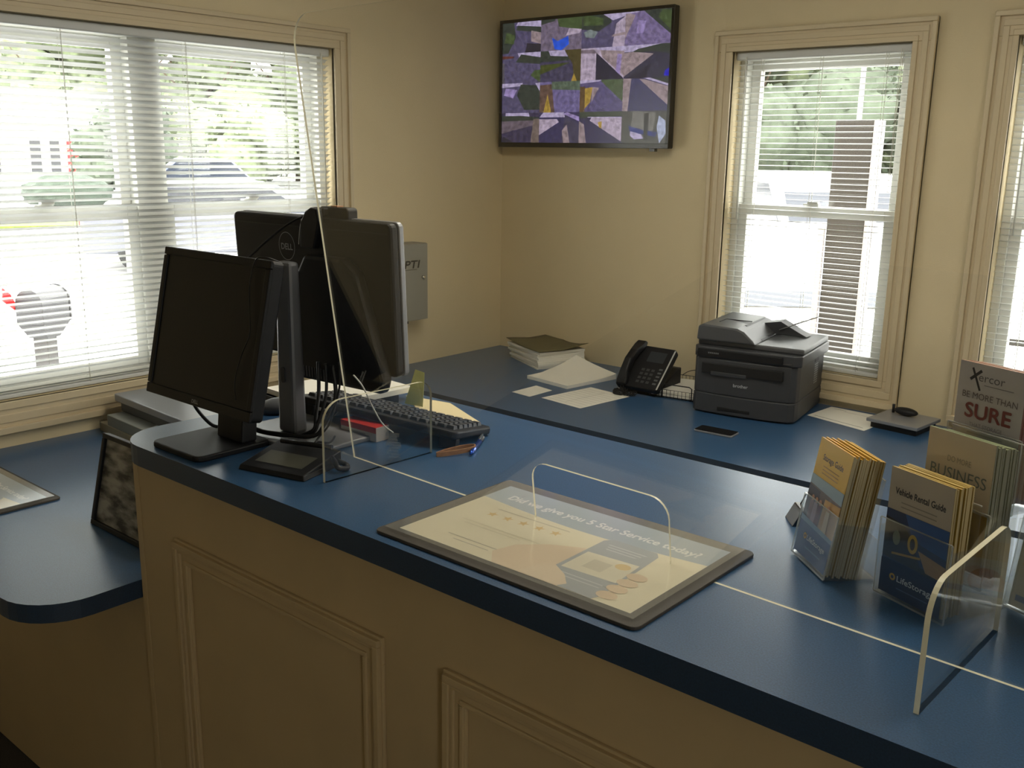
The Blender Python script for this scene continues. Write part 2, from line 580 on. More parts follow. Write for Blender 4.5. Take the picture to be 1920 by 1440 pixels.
def blind(name, label, wall, a0, a1, z0, z1, tilt, wand_side, cords, pitch=0.0205):
    """1-inch mini blind hung in the opening. tilt>0: outer edge lower"""
    t = thing(name, label, 'blind', (0, 0, 0), group=None)
    def W(p, d, z):       # p along the wall, d depth outwards, z
        return (-d, p, z) if wall == 'left' else (p, d, z)
    dc = 0.022
    def bx(mb, p0, p1, d0, d1, q0, q1):
        if wall == 'left': mb.box(-d1, -d0, p0, p1, q0, q1)
        else: mb.box(p0, p1, d0, d1, q0, q1)
    hr = MB()
    bx(hr, a0+0.006, a1-0.006, dc-0.016, dc+0.016, z1-0.030, z1-0.002)
    hr.build('headrail', SLAT, t, 0.004)
    br = MB()
    bx(br, a0+0.010, a1-0.010, dc-0.012, dc+0.012, z0+0.002, z0+0.016)
    br.build('bottom_rail', SLAT, t, 0.004)
    sl = MB()
    n = int((z1-0.035-(z0+0.022))/pitch)
    z = z1-0.045
    hw = 0.0125
    prof = [(-hw, -0.0016), (-hw*0.5, 0.0), (0, 0.0006), (hw*0.5, 0.0), (hw, -0.0016)]
    ct, st_ = math.cos(tilt), math.sin(tilt)
    rows = 0
    while z > z0+0.024:
        jit = tilt + random.uniform(-0.03, 0.03)
        ct, st_ = math.cos(jit), math.sin(jit)
        for side in (0, 1):
            vv = []
            dz = -0.00025*side
            for p in (a0+0.008, a1-0.008):
                for (d, h) in prof:
                    dd = d*ct + h*st_
                    hh = -d*st_ + h*ct
                    vv.append(W(p, dc+dd, z+hh+dz))
            m = len(prof)
            fs = [(i, i+1, m+i+1, m+i) if side else (i+1, i, m+i, m+i+1) for i in range(m-1)]
            sl.add(vv, fs, smooth=True)
        z -= pitch
        rows += 1
    sl.build('slats', SLAT, t)
    for c in cords:
        lc = MB()
        for off in (-0.0125, 0.0125):
            pts = [W(c, dc+off, z1-0.03), W(c, dc+off, z0+0.014)]
            lc.tube(pts, 0.0007, 5)
        lc.tube([W(c+0.004, dc, z1-0.03), W(c+0.004, dc, z0+0.014)], 0.0007, 5)
        lc.build('ladder_cord', CORD, t)
    wd = MB()
    wp = a0+0.05 if wand_side < 0 else a1-0.05
    wd.tube([W(wp, dc-0.02, z1-0.02), W(wp, dc-0.024, z1-0.04), W(wp+0.004, dc-0.026, z1-0.62)], 0.0028, 6)
    wd.build('tilt_wand', thin_glass('wand_plastic', (0.85, 0.85, 0.83), haze=0.45), t)
    cw = MB()
    wq = a1-0.04 if wand_side < 0 else a0+0.06
    cw.tube([W(wq, dc-0.02, z1-0.02), W(wq, dc-0.022, z1-0.50)], 0.001, 5)
    cw.tube([W(wq+0.006, dc-0.02, z1-0.02), W(wq+0.004, dc-0.022, z1-0.50)], 0.001, 5)
    cw.build('lift_cord', CORD, t)
    return t
blind('mini_blind', 'white mini blind of half-closed slats across the wide double window left of the monitors', 'left', W1[0], W1[1], W1[2], W1[3], R(25), 1,
      [-1.20, -1.60, -2.02, -2.36])
blind('mini_blind', 'white mini blind with open slats in the narrow window behind the printer', 'back', W2[0], W2[1], W2[2], W2[3], R(3), -1,
      [1.27, 1.50, 1.735])
blind('mini_blind', 'white mini blind in the window cut by the right edge of the photo', 'back', W3[0], W3[1], W3[2], W3[3], R(8), -1,
      [2.26, 2.49, 2.72])

blind('mini_blind', 'white mini blind in the window beyond the right edge of the photo', 'back', W4[0], W4[1], W4[2], W4[3], R(4), -1,
      [3.25, 3.72])

# ceiling lights above the staff side
TUBE = bpy.data.materials.new('light_diffuser')
TUBE.use_nodes = True
TUBE.node_tree.nodes['Principled BSDF'].inputs['Emission Color'].default_value = (1.0, 0.93, 0.78, 1)
TUBE.node_tree.nodes['Principled BSDF'].inputs['Emission Strength'].default_value = 0.70
for cx_, cy_, which in ((1.75, -1.55, 'left'), (3.55, -1.55, 'right')):
    t = thing('ceiling_light', 'lit rectangular ceiling light, the %s one above the space behind the counter' % which, 'ceiling light', (cx_, cy_, RZ-0.06), 0, 'ceiling lights')
    mb = MB()
    for (x0, x1, y0, y1) in ((-0.62, 0.62, -0.32, -0.29), (-0.62, 0.62, 0.29, 0.32), (-0.62, -0.59, -0.29, 0.29), (0.59, 0.62, -0.29, 0.29)):
        mb.box(x0, x1, y0, y1, 0.0, 0.06)
    mb.build('frame', VINYL, t, 0.003)
    MB().box(-0.59, 0.59, -0.29, 0.29, 0.01, 0.02).build('diffuser', TUBE, t)

# ================================================================= COUNTERS
ZR, ZF = 0.760, 1.100
def slab(name, pts, z1, th, parent):
    n = len(pts)
    mb = MB()
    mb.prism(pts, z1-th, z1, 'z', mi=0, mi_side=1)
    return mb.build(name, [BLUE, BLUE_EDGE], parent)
fc = thing('service_counter', 'tall front counter with blue laminate top and cream panelled front', 'counter', (1.21, -2.573, 0))
def LP(pts, o=(1.21, -2.573)): return [(x-o[0], y-o[1]) for x, y in pts]
top = arc(1.21+0.10, -2.573+0.10, 0.10, 180, 270, 8) + [(4.30, -2.573), (4.30, -1.90), (1.235, -1.90)]
slab('countertop', LP(top), ZF, 0.041, fc)
mb = MB()
mb.box(0.028, 3.05, 0.029, 0.62, 0.0, ZF-0.041)
mb.box(0.026, 0.044, 0.027, 0.029, 0.0, ZF-0.041)
mb.build('cabinet_body', PANEL, fc, 0.002)
def moulding(x0, x1, z0, z1):
    mb = MB()
    for (i, o, th) in ((0.0, 0.046, 0.007), (0.004, 0.016, 0.015), (0.016, 0.024, 0.011), (0.036, 0.044, 0.011)):
        y1 = 0.029
        y0 = y1-th
        for seg in (((x0+i, x1-i), (z1-o, z1-i)), ((x0+i, x1-i), (z0+i, z0+o)), ((x0+i, x0+o), (z0+o, z1-o)), ((x1-o, x1-i), (z0+o, z1-o))):
            mb.box(seg[0][0], seg[0][1], y0, y1, seg[1][0], seg[1][1])
    mb.build('panel_moulding', PANEL, fc, 0.0015)
moulding(1.385-1.21, 1.990-1.21, 0.22, 0.922)
moulding(2.125-1.21, 2.735-1.21, 0.22, 0.922)
mb = MB().box(0.15, 3.0, 0.020, 0.029, 0, 0.09)
mb.build('toe_board', PANEL, fc, 0.002)

lc_ = thing('low_counter', 'low blue laminate desk section with rounded corner under the left window', 'counter', (0, -2.757, 0))
o_ = (0, -2.757)
low = [(0.002, -2.757)] + arc(1.182-0.13, -2.757+0.13, 0.13, -90, 0, 8) + [(1.182, -1.93), (0.002, -1.93)]
slab('countertop', [(x, y-o_[1]) for x, y in low], ZR, 0.041, lc_)
MB().box(0.002, 1.232, 0.237, 0.82, 0, ZR-0.041).build('cabinet_body', PANEL, lc_, 0.002)

rc = thing('back_counter', 'long blue laminate desk counter running along the back wall under the windows', 'counter', (0, -0.903, 0))
slab('countertop', [(0.002, 0), (4.6, 0), (4.6, 0.901), (0.002, 0.901)], ZR, 0.041, rc)
for x in (0.002, 1.15, 2.3, 3.45, 4.56):
    MB().box(x, x+0.03, 0.12, 0.90, 0, ZR-0.041).build('support_panel', PANEL, rc, 0.002)

# ================================================================= TELEVISION
def make_tv():
    t = thing('wall_television', 'flat screen television high on the wall showing sixteen camera views', 'television', (0.484, -0.062, 1.962))
    w_, h_ = 0.894, 0.540
    MB().prism(rrect(-w_/2, w_/2, -h_/2, h_/2, 0.006), 0.0, 0.030, 'y').build('housing', BLACK, t, 0.002)
    MB().prism(rrect(-0.25, 0.25, -0.2, 0.15, 0.02), 0.030, 0.052, 'y').build('wall_bracket', BLACK, t)
    bz = MB()
    b = 0.013
    for (x0, x1, z0, z1) in ((-w_/2, w_/2, h_/2-b, h_/2), (-w_/2, w_/2, -h_/2, -h_/2+0.02), (-w_/2, -w_/2+b, -h_/2+0.02, h_/2-b), (w_/2-b, w_/2, -h_/2+0.02, h_/2-b)):
        bz.box(x0, x1, -0.007, 0.0, z0, z1)
    bz.build('bezel', BLACK_G, t, 0.001)
    MB().box(0.36, 0.385, -0.006, 0.015, -h_/2-0.012, -h_/2).build('power_sensor', BLACK_G, t, 0.001)
    x0, x1, z0, z1 = -w_/2+b, w_/2-b, -h_/2+0.02, h_/2-b
    tw, th = (x1-x0)/4, (z1-z0)/4
    A = Art('xz', eps=0.00015, base=0.0002)
    road = (82, 76, 108); dark = (40, 38, 52); sky = (178, 166, 200); tree = (50, 58, 54); green = (68, 84, 52)
    beige = (150, 132, 138); pale = (176, 160, 182); lav = (150, 132, 184); yel = (168, 138, 62); blu = (34, 84, 214)
    base_h = A.h
    def tile(c, r, bgc, items):
        A.h = base_h
        ox, oz = x0+c*tw, z1-(r+1)*th
        S = lambda pts: [(ox+p*tw, oz+q*th) for p, q in pts]
        A.poly(S([(0, 0), (1, 0), (1, 1), (0, 1)]), bgc)
        for col, pts in items: A.poly(S(pts), col)
    tile(0, 0, road, [(tree, [(0, 0), (.15, 0), (.35, .5), (.3, 1), (0, 1)]), (green, [(.05, .35), (.3, .3), (.32, .6), (.1, .7)]), (sky, [(.35, .9), (1, .8), (1, 1), (.4, 1)]), (tree, [(.35, .75), (1, .62), (1, .8), (.4, .9)]), (beige, [(.75, .35), (1, .25), (1, .62), (.75, .7)]), (dark, [(.6, 0), (1, 0), (1, .25), (.65, .3)])])
    tile(1, 0, (112, 100, 122), [(green, [(.45, .75), (1, .6), (1, 1), (.4, 1)]), (tree, [(0, .85), (.35, .95), (.35, 1), (0, 1)]), (pale, [(.62, .45), (.95, .5), (1, .62), (.7, .68)]), (blu, [(.28, .42), (.42, .3), (.68, .44), (.7, .18), (.52, .0), (.35, .04)])])
    tile(2, 0, road, [(tree, [(0, .6), (.4, .5), (.7, .75), (.6, 1), (0, 1)]), (green, [(.05, .7), (.5, .68), (.5, .9), (.2, 1), (.02, 1)]), ((120, 130, 132), [(.05, .5), (.2, .58), (.38, .48), (.3, .3), (.1, .34)]), (sky, [(.5, 1), (.72, .8), (1, .9), (1, 1)]), (pale, [(.72, 0), (1, 0), (1, .9), (.8, .7)]), (beige, [(.7, .3), (1, .34), (1, .42), (.74, .38)])])
    tile(3, 0, (118, 104, 146), [(beige, [(0, .2), (.22, .9), (0, 1)]), (tree, [(.4, 1), (1, .25), (1, 1)]), (green, [(.7, .8), (1, .35), (1, .95), (.8, 1)]), (lav, [(.25, .35), (.4, .35), (.45, .7), (.28, .75)]), (sky, [(0, .95), (.3, .98), (.3, 1), (0, 1)])])
    tile(0, 1, road, [(sky, [(.45, .85), (1, .75), (1, 1), (.4, 1)]), (tree, [(.35, .7), (1, .6), (1, .82), (.5, .95)]), ((92, 48, 44), [(0, .82), (.3, .84), (.3, .9), (0, .92)]), (green, [(.75, .25), (1, .0), (1, .42), (.85, .4)]), ((84, 80, 90), [(0, 0), (.06, 0), (.06, .68), (0, .7)])])
    tile(1, 1, (66, 62, 88), [(sky, [(.22, .9), (.3, .7), (.7, .74), (.6, 1), (.2, 1)]), (tree, [(0, .65), (.72, .66), (.75, .78), (.25, .84), (.2, 1), (0, 1)]), ((66, 74, 38), [(0, .25), (.75, .6), (0, .55)]), ((74, 66, 40), [(.6, 1), (1, 1), (1, 0), (.85, 0), (.8, .55)]), (yel, [(.78, 0), (.84, .25), (.92, 0)])])
    tile(2, 1, pale, [(sky, [(.35, .95), (1, .8), (1, 1), (.35, 1)]), ((36, 34, 56), [(.36, 0), (.36, .85), (.98, .05), (1, 0)]), (beige, [(.5, .7), (1, .1), (1, .85), (.45, .92)]), (lav, [(.82, .25), (.92, .12), (.95, .75), (.85, .78)]), ((120, 106, 120), [(0, .95), (.3, .95), (.4, .82), (0, .85)])])
    tile(3, 1, (52, 50, 72), [(sky, [(0, .8), (.5, .82), (.8, .95), (.8, 1), (0, 1)]), (tree, [(.1, .75), (.6, .8), (1, .7), (1, 1), (.8, 1), (.3, .88)]), (beige, [(0, .05), (.65, .72), (.2, .8), (0, .78)]), ((34, 30, 52), [(.05, 0), (.6, .45), (.5, 0)]), ((24, 20, 190), [(.88, .05), (1, .03), (1, .28), (.9, .2)])])
    tile(0, 2, road, [(sky, [(0, .86), (.5, .9), (.55, 1), (0, 1)]), (lav, [(.05, .6), (.3, .5), (.4, .78), (.1, .84)]), (tree, [(.6, .1), (1, .1), (1, .9), (.5, .95), (.4, .6)]), (sky, [(.88, .98), (1, .7), (1, 1)])])
    tile(1, 2, (108, 98, 144), [((96, 74, 66), [(0, 0), (0, .9), (.3, .92), (.38, 0)]), (yel, [(.1, 0), (.2, .6), (.3, 0)]), ((84, 98, 84), [(.3, .75), (1, .7), (1, 1), (.3, 1)])])
    tile(2, 2, (88, 80, 120), [((96, 74, 50), [(0, 0), (.12, 0), (.12, .8), (0, .8)]), (yel, [(.12, .1), (.12, .75), (.3, .78), (.25, .3)]), (beige, [(.3, .78), (.28, .3), (.45, .75)]), ((76, 90, 66), [(.5, .95), (1, .3), (1, 1), (.5, 1)]), (sky, [(0, .9), (.45, .95), (.5, 1), (0, 1)])])
    tile(3, 2, (62, 60, 96), [(beige, [(0, 0), (.12, 0), (.18, 1), (0, 1)]), (beige, [(.35, .98), (1, .15), (1, .72), (.5, .95)]), (sky, [(.45, 1), (1, .74), (1, .8), (.6, 1)]), (tree, [(.6, 1), (1, .8), (1, 1)])])
    tile(0, 3, (58, 52, 78), [(sky, [(.1, .88), (.75, .84), (.72, 1), (.1, 1)]), (tree, [(0, .7), (1, .7), (1, .85), (.5, .9), (0, .9)]), ((100, 88, 100), [(0, .3), (.9, .6), (.9, .75), (0, .72)]), ((110, 96, 92), [(.78, 0), (1, 0), (1, .8), (.85, .8)]), (dark, [(0, 0), (.3, 0), (.05, .2)])])
    tile(1, 3, (56, 52, 88), [(sky, [(0, .84), (.65, .84), (.62, 1), (.1, 1)]), (pale, [(0, .25), (.5, .68), (.45, .78), (0, .78)]), ((66, 62, 86), [(.55, 0), (.65, .9), (1, .6), (1, 0)]), (lav, [(.6, .95), (1, .7), (1, .85), (.7, 1)]), (beige, [(.58, .4), (.62, 0), (.78, 0), (.7, .6)])])
    tile(2, 3, (58, 54, 86), [((62, 70, 60), [(0, .8), (1, .85), (1, 1), (0, 1)]), (pale, [(.25, .72), (1, .05), (1, .8), (.3, .82)]), (yel, [(.45, .66), (.48, .5), (.54, .46), (.54, .7)]), (beige, [(0, 0), (.18, 0), (.12, .6), (0, .7)]), (sky, [(.2, .82), (1, .8), (1, .83), (.2, .84)])])
    tile(3, 3, (76, 76, 72), [((110, 108, 104), [(.2, .4), (.7, .35), (.75, .95), (.25, 1)]), ((40, 52, 120), [(.15, .55), (.45, .42), (.8, .34), (.75, .2), (.4, .3), (.2, .35)]), (sky, [(.2, .38), (.45, .28), (.5, .15), (.3, .12), (.2, .24)]), ((170, 178, 206), [(.82, .85), (.96, .7), (.98, .3), (.85, 0), (.78, .5)]), ((40, 40, 40), [(.5, .9), (.6, .95), (.58, .1), (.5, .1)])])
    A.build('screen', t, TVINK)
    return t
make_tv()

# ================================================================= WALL BOX
t = thing('electrical_box', 'grey steel control box on the wall behind the monitors', 'electrical box', (0.0, -0.66, 1.13))
MB().box(0.0, 0.085, -0.19, 0.085, -0.162, 0.162).build('enclosure', STEEL, t, 0.002)
dr = MB().box(0.085, 0.092, -0.188, 0.083, -0.160, 0.160).build('door', STEEL, t, 0.0015)
MB().box(0.03, 0.06, -0.05, 0.0, -0.178, -0.162).build('cable_gland', BLACK, t, 0.001)
lk = MB(); lk.M = Matrix.Translation((0.092, 0.055, 0.02)) @ Matrix.Rotation(R(90), 4, 'Y')
lk.lathe([(0.008, 0), (0.008, 0.008), (0.005, 0.010)], 14)
lk.build('lock', CHROME, dr)
A = Art('yz', base=0.0925)
A.text('PTI', -0.055, 0.062, 0.045, (38, 36, 34), width=0.085, shear=0.25, bold=0.0012)
A.rect(-0.05, 0.054, 0.02, 0.057, (90, 88, 80))
A.build('lettering', t, INK_M)
cb = MB()
cb.tube(catmull([(0.045, -0.02, -0.17), (0.05, -0.045, -0.24), (0.045, -0.075, -0.33), (0.03, -0.10, -0.367)]), 0.004, 6)
cb.build('black_cable', CABLE, t)
cb = MB()
cb.tube(catmull([(0.045, -0.03, -0.17), (0.05, -0.02, -0.22), (0.05, -0.008, -0.30), (0.03, -0.012, -0.367)]), 0.0022, 6)
cb.build('thin_cable', CABLE, t)

# ================================================================= MONITORS
def make_front_monitor():
    t = thing('computer_monitor', 'small square black monitor facing the counter front on its own stand', 'monitor', (1.404, -2.43, ZF))
    MB().prism(rrect(-0.075, 0.092, -0.125, 0.04, 0.018), 0.0, 0.012, 'z').build('stand_base', BLACK, t, 0.003)
    nk = MB()
    nk.box(-0.008, 0.078, -0.02, 0.015, 0.012, 0.20, taper=(-0.008, 0.078, 0.0, 0.03))
    nk.build('stand_neck', BLACK, t, 0.004)
    # panel frame
    p = bpy.data.objects.new('panel', None)
    Mp = Matrix.Translation((0.0, -0.07, 0.083)) @ Matrix.Rotation(-0.218, 4, 'X')
    w_, h_ = 0.358, 0.298
    def mk(mb): mb.M = Mp; return mb
    mk(MB()).prism(rrect(-w_/2, w_/2, 0, h_, 0.010), 0.004, 0.030, 'y').build('housing', BLACK, t, 0.003)
    mk(MB()).prism(rrect(-w_/2+0.03, w_/2-0.03, 0.03, h_-0.03, 0.02), 0.030, 0.056, 'y').build('back_bulge', BLACK, t, 0.008)
    mb = mk(MB())
    b = 0.016
    for (x0, x1, z0, z1) in ((-w_/2, w_/2, h_-b, h_), (-w_/2, w_/2, 0, b*1.3), (-w_/2, -w_/2+b, b*1.3, h_-b), (w_/2-b, w_/2, b*1.3, h_-b)):
        mb.box(x0+0.0005, x1-0.0005, 0, 0.006, z0+0.0005, z1-0.0005)
    mb.build('bezel', BLACK, t, 0.002)
    mk(MB()).box(-w_/2+b, w_/2-b, 0.003, 0.005, b*1.3, h_-b).build('screen', SCREEN, t)
    A = Art('xz', base=0.0002); A.mb.M = Mp
    A.text('DELL', 0, 0.006, 0.010, (150, 150, 152), center=True, bold=0.0002)
    A.build('lettering', t)
    # cable draped over the bezel and screen
    c = mk(MB())
    c.tube(catmull([(w_/2-0.008, 0.032, h_-0.002), (w_/2-0.022, 0.004, h_+0.004), (w_/2-0.044, -0.003, h_-0.004), (w_/2-0.050, -0.004, h_-0.05), (w_/2-0.038, -0.004, h_-0.10), (w_/2-0.030, -0.004, h_-0.14), (w_/2-0.046, -0.004, h_-0.18), (w_/2-0.055, -0.004, h_-0.23), (w_/2-0.045, -0.003, h_-0.262)]), 0.0012, 6)
    c.build('draped_cable', CABLE, t)
    c = MB()
    c.tube(catmull([(-0.055, -0.045, 0.093), (-0.058, -0.03, 0.06), (-0.052, -0.005, 0.025), (-0.042, 0.012, 0.0165), (-0.01, 0.02, 0.018), (0.015, 0.03, 0.035)]), 0.0035, 7)
    c.build('power_cable', CABLE, t)
    return t
make_front_monitor()

def make_rear_monitor():
    t = thing('computer_monitor', 'large black monitor turned away, silver edge, on a silver column stand', 'monitor', (1.478, -2.30, ZF))
    MB().prism(rrect(-0.115, 0.135, -0.095, 0.11, 0.02), 0.0, 0.010, 'z').build('stand_base', SILVER, t, 0.003)
    cl = MB()
    cl.M = Matrix.Translation((-0.005, -0.022, 0.01))
    cl.box(-0.027, 0.027, -0.017, 0.017, 0, 0.345, taper=(-0.023, 0.023, -0.013, 0.013))
    cl.build('stand_column', COLUMN, t, 0.007)
    hol = MB(); hol.M = Matrix.Translation((-0.008, -0.040, 0.13)) 
    hol.prism(rrect(-0.006, 0.006, -0.016, 0.016, 0.0055), 0, 0.003, 'y').build('cable_slot', CHAR, t)
    Mp = Matrix.Translation((-0.026, 0.055, 0.142)) @ Matrix.Rotation(R(1.0), 4, 'Z') @ Matrix.Rotation(0.045, 4, 'X')
    def mk(): 
        mb = MB(); mb.M = Mp; return mb
    w_, h_ = 0.488, 0.295
    mk().prism(rrect(-w_/2, w_/2, 0, h_, 0.012), 0.0, 0.022, 'y').build('back_cover', BLACK, t, 0.006)
    mk().prism(rrect(-w_/2-0.001, w_/2+0.001, -0.001, h_+0.001, 0.012), 0.022, 0.034, 'y').build('front_frame', SILVER, t, 0.002)
    mk().prism(rrect(-w_/2+0.012, w_/2-0.012, 0.016, h_-0.012, 0.008), 0.034, 0.036, 'y').build('screen', SCREEN, t)
    mb = mk()
    mb.prism([(-0.05, -0.035), (0.225, -0.030), (0.235, 0.0), (0.17, 0.20), (0.13, 0.225), (0.02, 0.225), (-0.05, 0.13)], -0.028, 0.0, 'y')
    mb.build('rear_housing', BLACK, t, 0.008)
    vt = mk()
    for k in range(12):
        vt.box(-0.03+k*0.009, -0.027+k*0.009, -0.0295, -0.027, -0.026, -0.004)
    vt.build('vent_slots', CHAR_L, t)
    gr = mk(); gr.box(-w_/2+0.01, w_/2-0.01, -0.0008, 0.001, h_-0.021, h_-0.019)
    gr.build('back_seam', CABLE, t)
    A = Art('xz', base=0.0008); A.mb.M = Mp
    A.ring(-0.064, h_-0.062, 0.026, 0.029, 0.0014, (150, 152, 156))
    A.text('DELL', -0.064, h_-0.069, 0.018, (150, 152, 156), width=0.038, center=True, bold=0.0004)
    A.build('round_logo', t)
    # cables hanging from the connectors
    paths = [
        [(0.055, 0.0, 0.16), (0.060, -0.005, 0.10), (0.068, -0.02, 0.055), (0.072, -0.03, 0.03), (0.05, -0.05, 0.016)],
        [(0.078, 0.0, 0.16), (0.083, -0.005, 0.10), (0.078, -0.02, 0.05), (0.07, -0.035, 0.022), (0.02, -0.07, 0.016), (-0.06, -0.085, 0.018), (-0.10, -0.07, 0.035), (-0.125, -0.05, 0.05)],
        [(0.098, 0.0, 0.16), (0.112, -0.005, 0.10), (0.098, -0.02, 0.05), (0.085, -0.04, 0.022), (0.03, -0.075, 0.022), (-0.04, -0.09, 0.024), (-0.11, -0.075, 0.05)],
        [(0.12, 0.0, 0.17), (0.124, -0.005, 0.12), (0.106, -0.015, 0.05), (0.09, -0.03, 0.02), (0.11, -0.06, 0.014)],
    ]
    for k, p in enumerate(paths):
        MB().tube(catmull(p), (0.0038, 0.0032, 0.0042, 0.0022)[k], 7).build('hanging_cable', CABLE, t)
    return t
make_rear_monitor()

# webcam on the rear monitor
t = thing('webcam', 'black webcam clipped on the top edge of the large monitor', 'webcam', (1.477, -2.243, 1.537))
MB().prism(rrect(0.000, 0.088, -0.012, 0.022, 0.008), 0.0, 0.026, 'y').build('camera_body', BLACK, t, 0.003)
mb = MB()
mb.prism([(-0.012, 0.012), (0.004, 0.02), (0.025, 0.018), (0.03, -0.005), (0.012, -0.060), (-0.03, -0.060), (-0.028, -0.01)], -0.026, -0.010, 'y')
mb.box(-0.006, 0.03, -0.012, 0.002, 0.004, 0.02)
mb.build('clip', BLACK, t, 0.003)
MB().tube(catmull([(-0.01, -0.018, 0.004), (-0.04, -0.022, -0.004), (-0.075, -0.03, -0.022), (-0.105, -0.05, -0.05), (-0.125, -0.07, -0.075), (-0.132, -0.10, -0.10)]), 0.0022, 6).build('cable', CABLE, t)
MB().tube(catmull([(-0.03, -0.020, -0.005), (-0.036, -0.020, -0.02), (-0.040, -0.020, -0.04), (-0.042, -0.020, -0.055)]), 0.0006, 5).build('tag_string', CORD, t)
MB().box(0.034, 0.052, 0.004, 0.020, 0.022, 0.0245).build('indicator', mat('copper_tint', (205, 150, 110), 0.4), t)

# signature pad
t = thing('signature_pad', 'black electronic signature pad lying in front of the silver stand base', 'signature pad', (1.632, -2.447, ZF), R(14))
mb = MB()
mb.M = Matrix.Identity(4)
mb.box(-0.075, 0.075, -0.058, 0.058, 0, 0.010, taper=(-0.072, 0.072, -0.055, 0.056))
pts = [(-0.074, -0.057), (0.074, -0.057), (0.074, 0.057), (-0.074, 0.057)]
mb.add([(-0.072, -0.055, 0.010), (0.072, -0.055, 0.010), (0.072, 0.056, 0.028), (-0.072, 0.056, 0.028), (-0.072, 0.056, 0.009), (0.072, 0.056, 0.009)],
       [(0, 1, 2, 3), (1, 5, 2), (0, 3, 4), (3, 2, 5, 4)])
mb.build('body', BLACK, t, 0.002)
sc = MB()
def Z(y): return 0.010+(y+0.055)/0.111*0.018+0.0006
sc.add([(-0.055, -0.035, Z(-0.035)), (0.052, -0.035, Z(-0.035)), (0.052, 0.012, Z(0.012)), (-0.055, 0.012, Z(0.012))], [(0, 1, 2, 3)])
sc.build('screen', mat('lcd_grey', (86, 86, 76), 0.3), t)
MB().tube([(-0.05, 0.035, 0.034), (0.03, 0.04, 0.035), (0.06, 0.045, 0.034)], 0.005, 8).build('stylus', BLACK, t)
MB().tube(catmull([(0.07, 0.03, 0.02), (0.085, 0.02, 0.016), (0.098, 0.012, 0.010), (0.104, 0.03, 0.006), (0.09, 0.045, 0.006), (0.075, 0.04, 0.012)]), 0.005, 8).build('coiled_cable', CABLE, t)
MB().tube(catmull([(0.01, 0.055, 0.022), (0.0, 0.075, 0.028), (0.012, 0.10, 0.022), (-0.02, 0.16, 0.014)]), 0.0022, 6).build('cord', CABLE, t)

# ================================================================= SNEEZE GUARD
def make_guard():
    t = thing('sneeze_guard', 'clear acrylic sneeze guard sheet with a pass-through slot standing on the counter', 'sneeze guard', (1.67, -2.3305, ZF), R(-2.3))
    L, H = 2.3, 0.79
    th = 0.0036
    # outline with cut-out (x from 0)
    c0, c1, ch, r = 0.462, 0.717, 0.104, 0.030
    arch = [(c0, 0)] + [(c0, ch-r)] + [(a, b) for a, b in arc(c0+r, ch-r, r, 180, 90, 6)] + [(a, b) for a, b in arc(c1-r, ch-r, r, 90, 0, 6)] + [(c1, ch-r), (c1, 0)]
    outer = [(L, 0), (L, H)] + [(a, b) for a, b in arc(0.05, H-0.05, 0.05, 90, 180, 6)] + [(0, 0)]
    full = arch + outer            # clockwise order start at c0
    M_ = Matrix.Rotation(R(8), 4, 'X')      # leans towards the customer side
    fb = MB(); fb.M = M_
    # faces as convex-ish strips: left part, arch part, right part
    for y, flip in ((0.0, False), (th, True)):
        polys = [
            [(0, 0), (c0, 0), (c0, H)] + [(a, b) for a, b in arc(0.05, H-0.05, 0.05, 90, 180, 6)],
            [(c1, 0), (L, 0), (L, H), (c1, H)],
            [(c0, H)] + [(c0, ch-r)] + [(a, b) for a, b in arc(c0+r, ch-r, r, 180, 90, 6)] + [(a, b) for a, b in arc(c1-r, ch-r, r, 90, 0, 6)] + [(c1, H)],
        ]
        for p in polys:
            q = list(p)
            if flip: q.reverse()
            fb.add([(a, y, b) for a, b in q], [list(range(len(q)))], mi=0)
    n = len(full)
    for i in range(n):
        a, b = full[i], full[(i+1) % n]
        fb.add([(a[0], 0, a[1]), (b[0], 0, b[1]), (b[0], th, b[1]), (a[0], th, a[1])], [(0, 1, 2, 3)], mi=1)
    fb.build('sheet', [ACRY, EDGE], t)
    def foot(x, y0, y1, hgt):
        """cross foot perpendicular to the sheet"""
        pts = [(y0, 0), (y1, 0), (y1, hgt-0.03)] + arc(y1-0.03, hgt-0.03, 0.03, 0, 90, 6)[1:] + arc(y0+0.04, hgt-0.04, 0.04, 90, 180, 8) 
        mb = MB()
        mb.prism(pts, x-0.003, x+0.003, 'x', mi=0, mi_side=1)
        mb.build('foot', [ACRY, EDGE], t)
    foot(0.081, -0.128, 0.125, 0.145)
    foot(1.113, -0.130, 0.128, 0.145)
    return t
make_guard()
t = thing('clear_wire', 'thin pale wire curving behind the small left acrylic foot', 'wire', (1.72, -2.323, ZF))
MB().tube(catmull([(0.0, -0.045, 0.174), (0.0, -0.024, 0.149), (0.0, 0.0, 0.104), (0.001, 0.022, 0.069), (0.003, 0.046, 0.048)]), 0.0014, 6).build('strand', CORD, t)
cr = MB()
cr.M = Matrix.Translation((0.02, 0.035, 0.0)) @ Matrix.Rotation(0.5, 4, 'Z')
for k in range(9):
    a = k*0.7
    cr.box(-0.012+0.004*math.sin(a*3), 0.010+0.004*math.cos(a*2), -0.006+0.003*math.sin(a), -0.0052+0.003*math.sin(a), 0.006*k, 0.006*k+0.007)
cr.build('crumpled_tape', thin_glass('clear_tape', (0.94, 0.94, 0.94), haze=0.10), t)

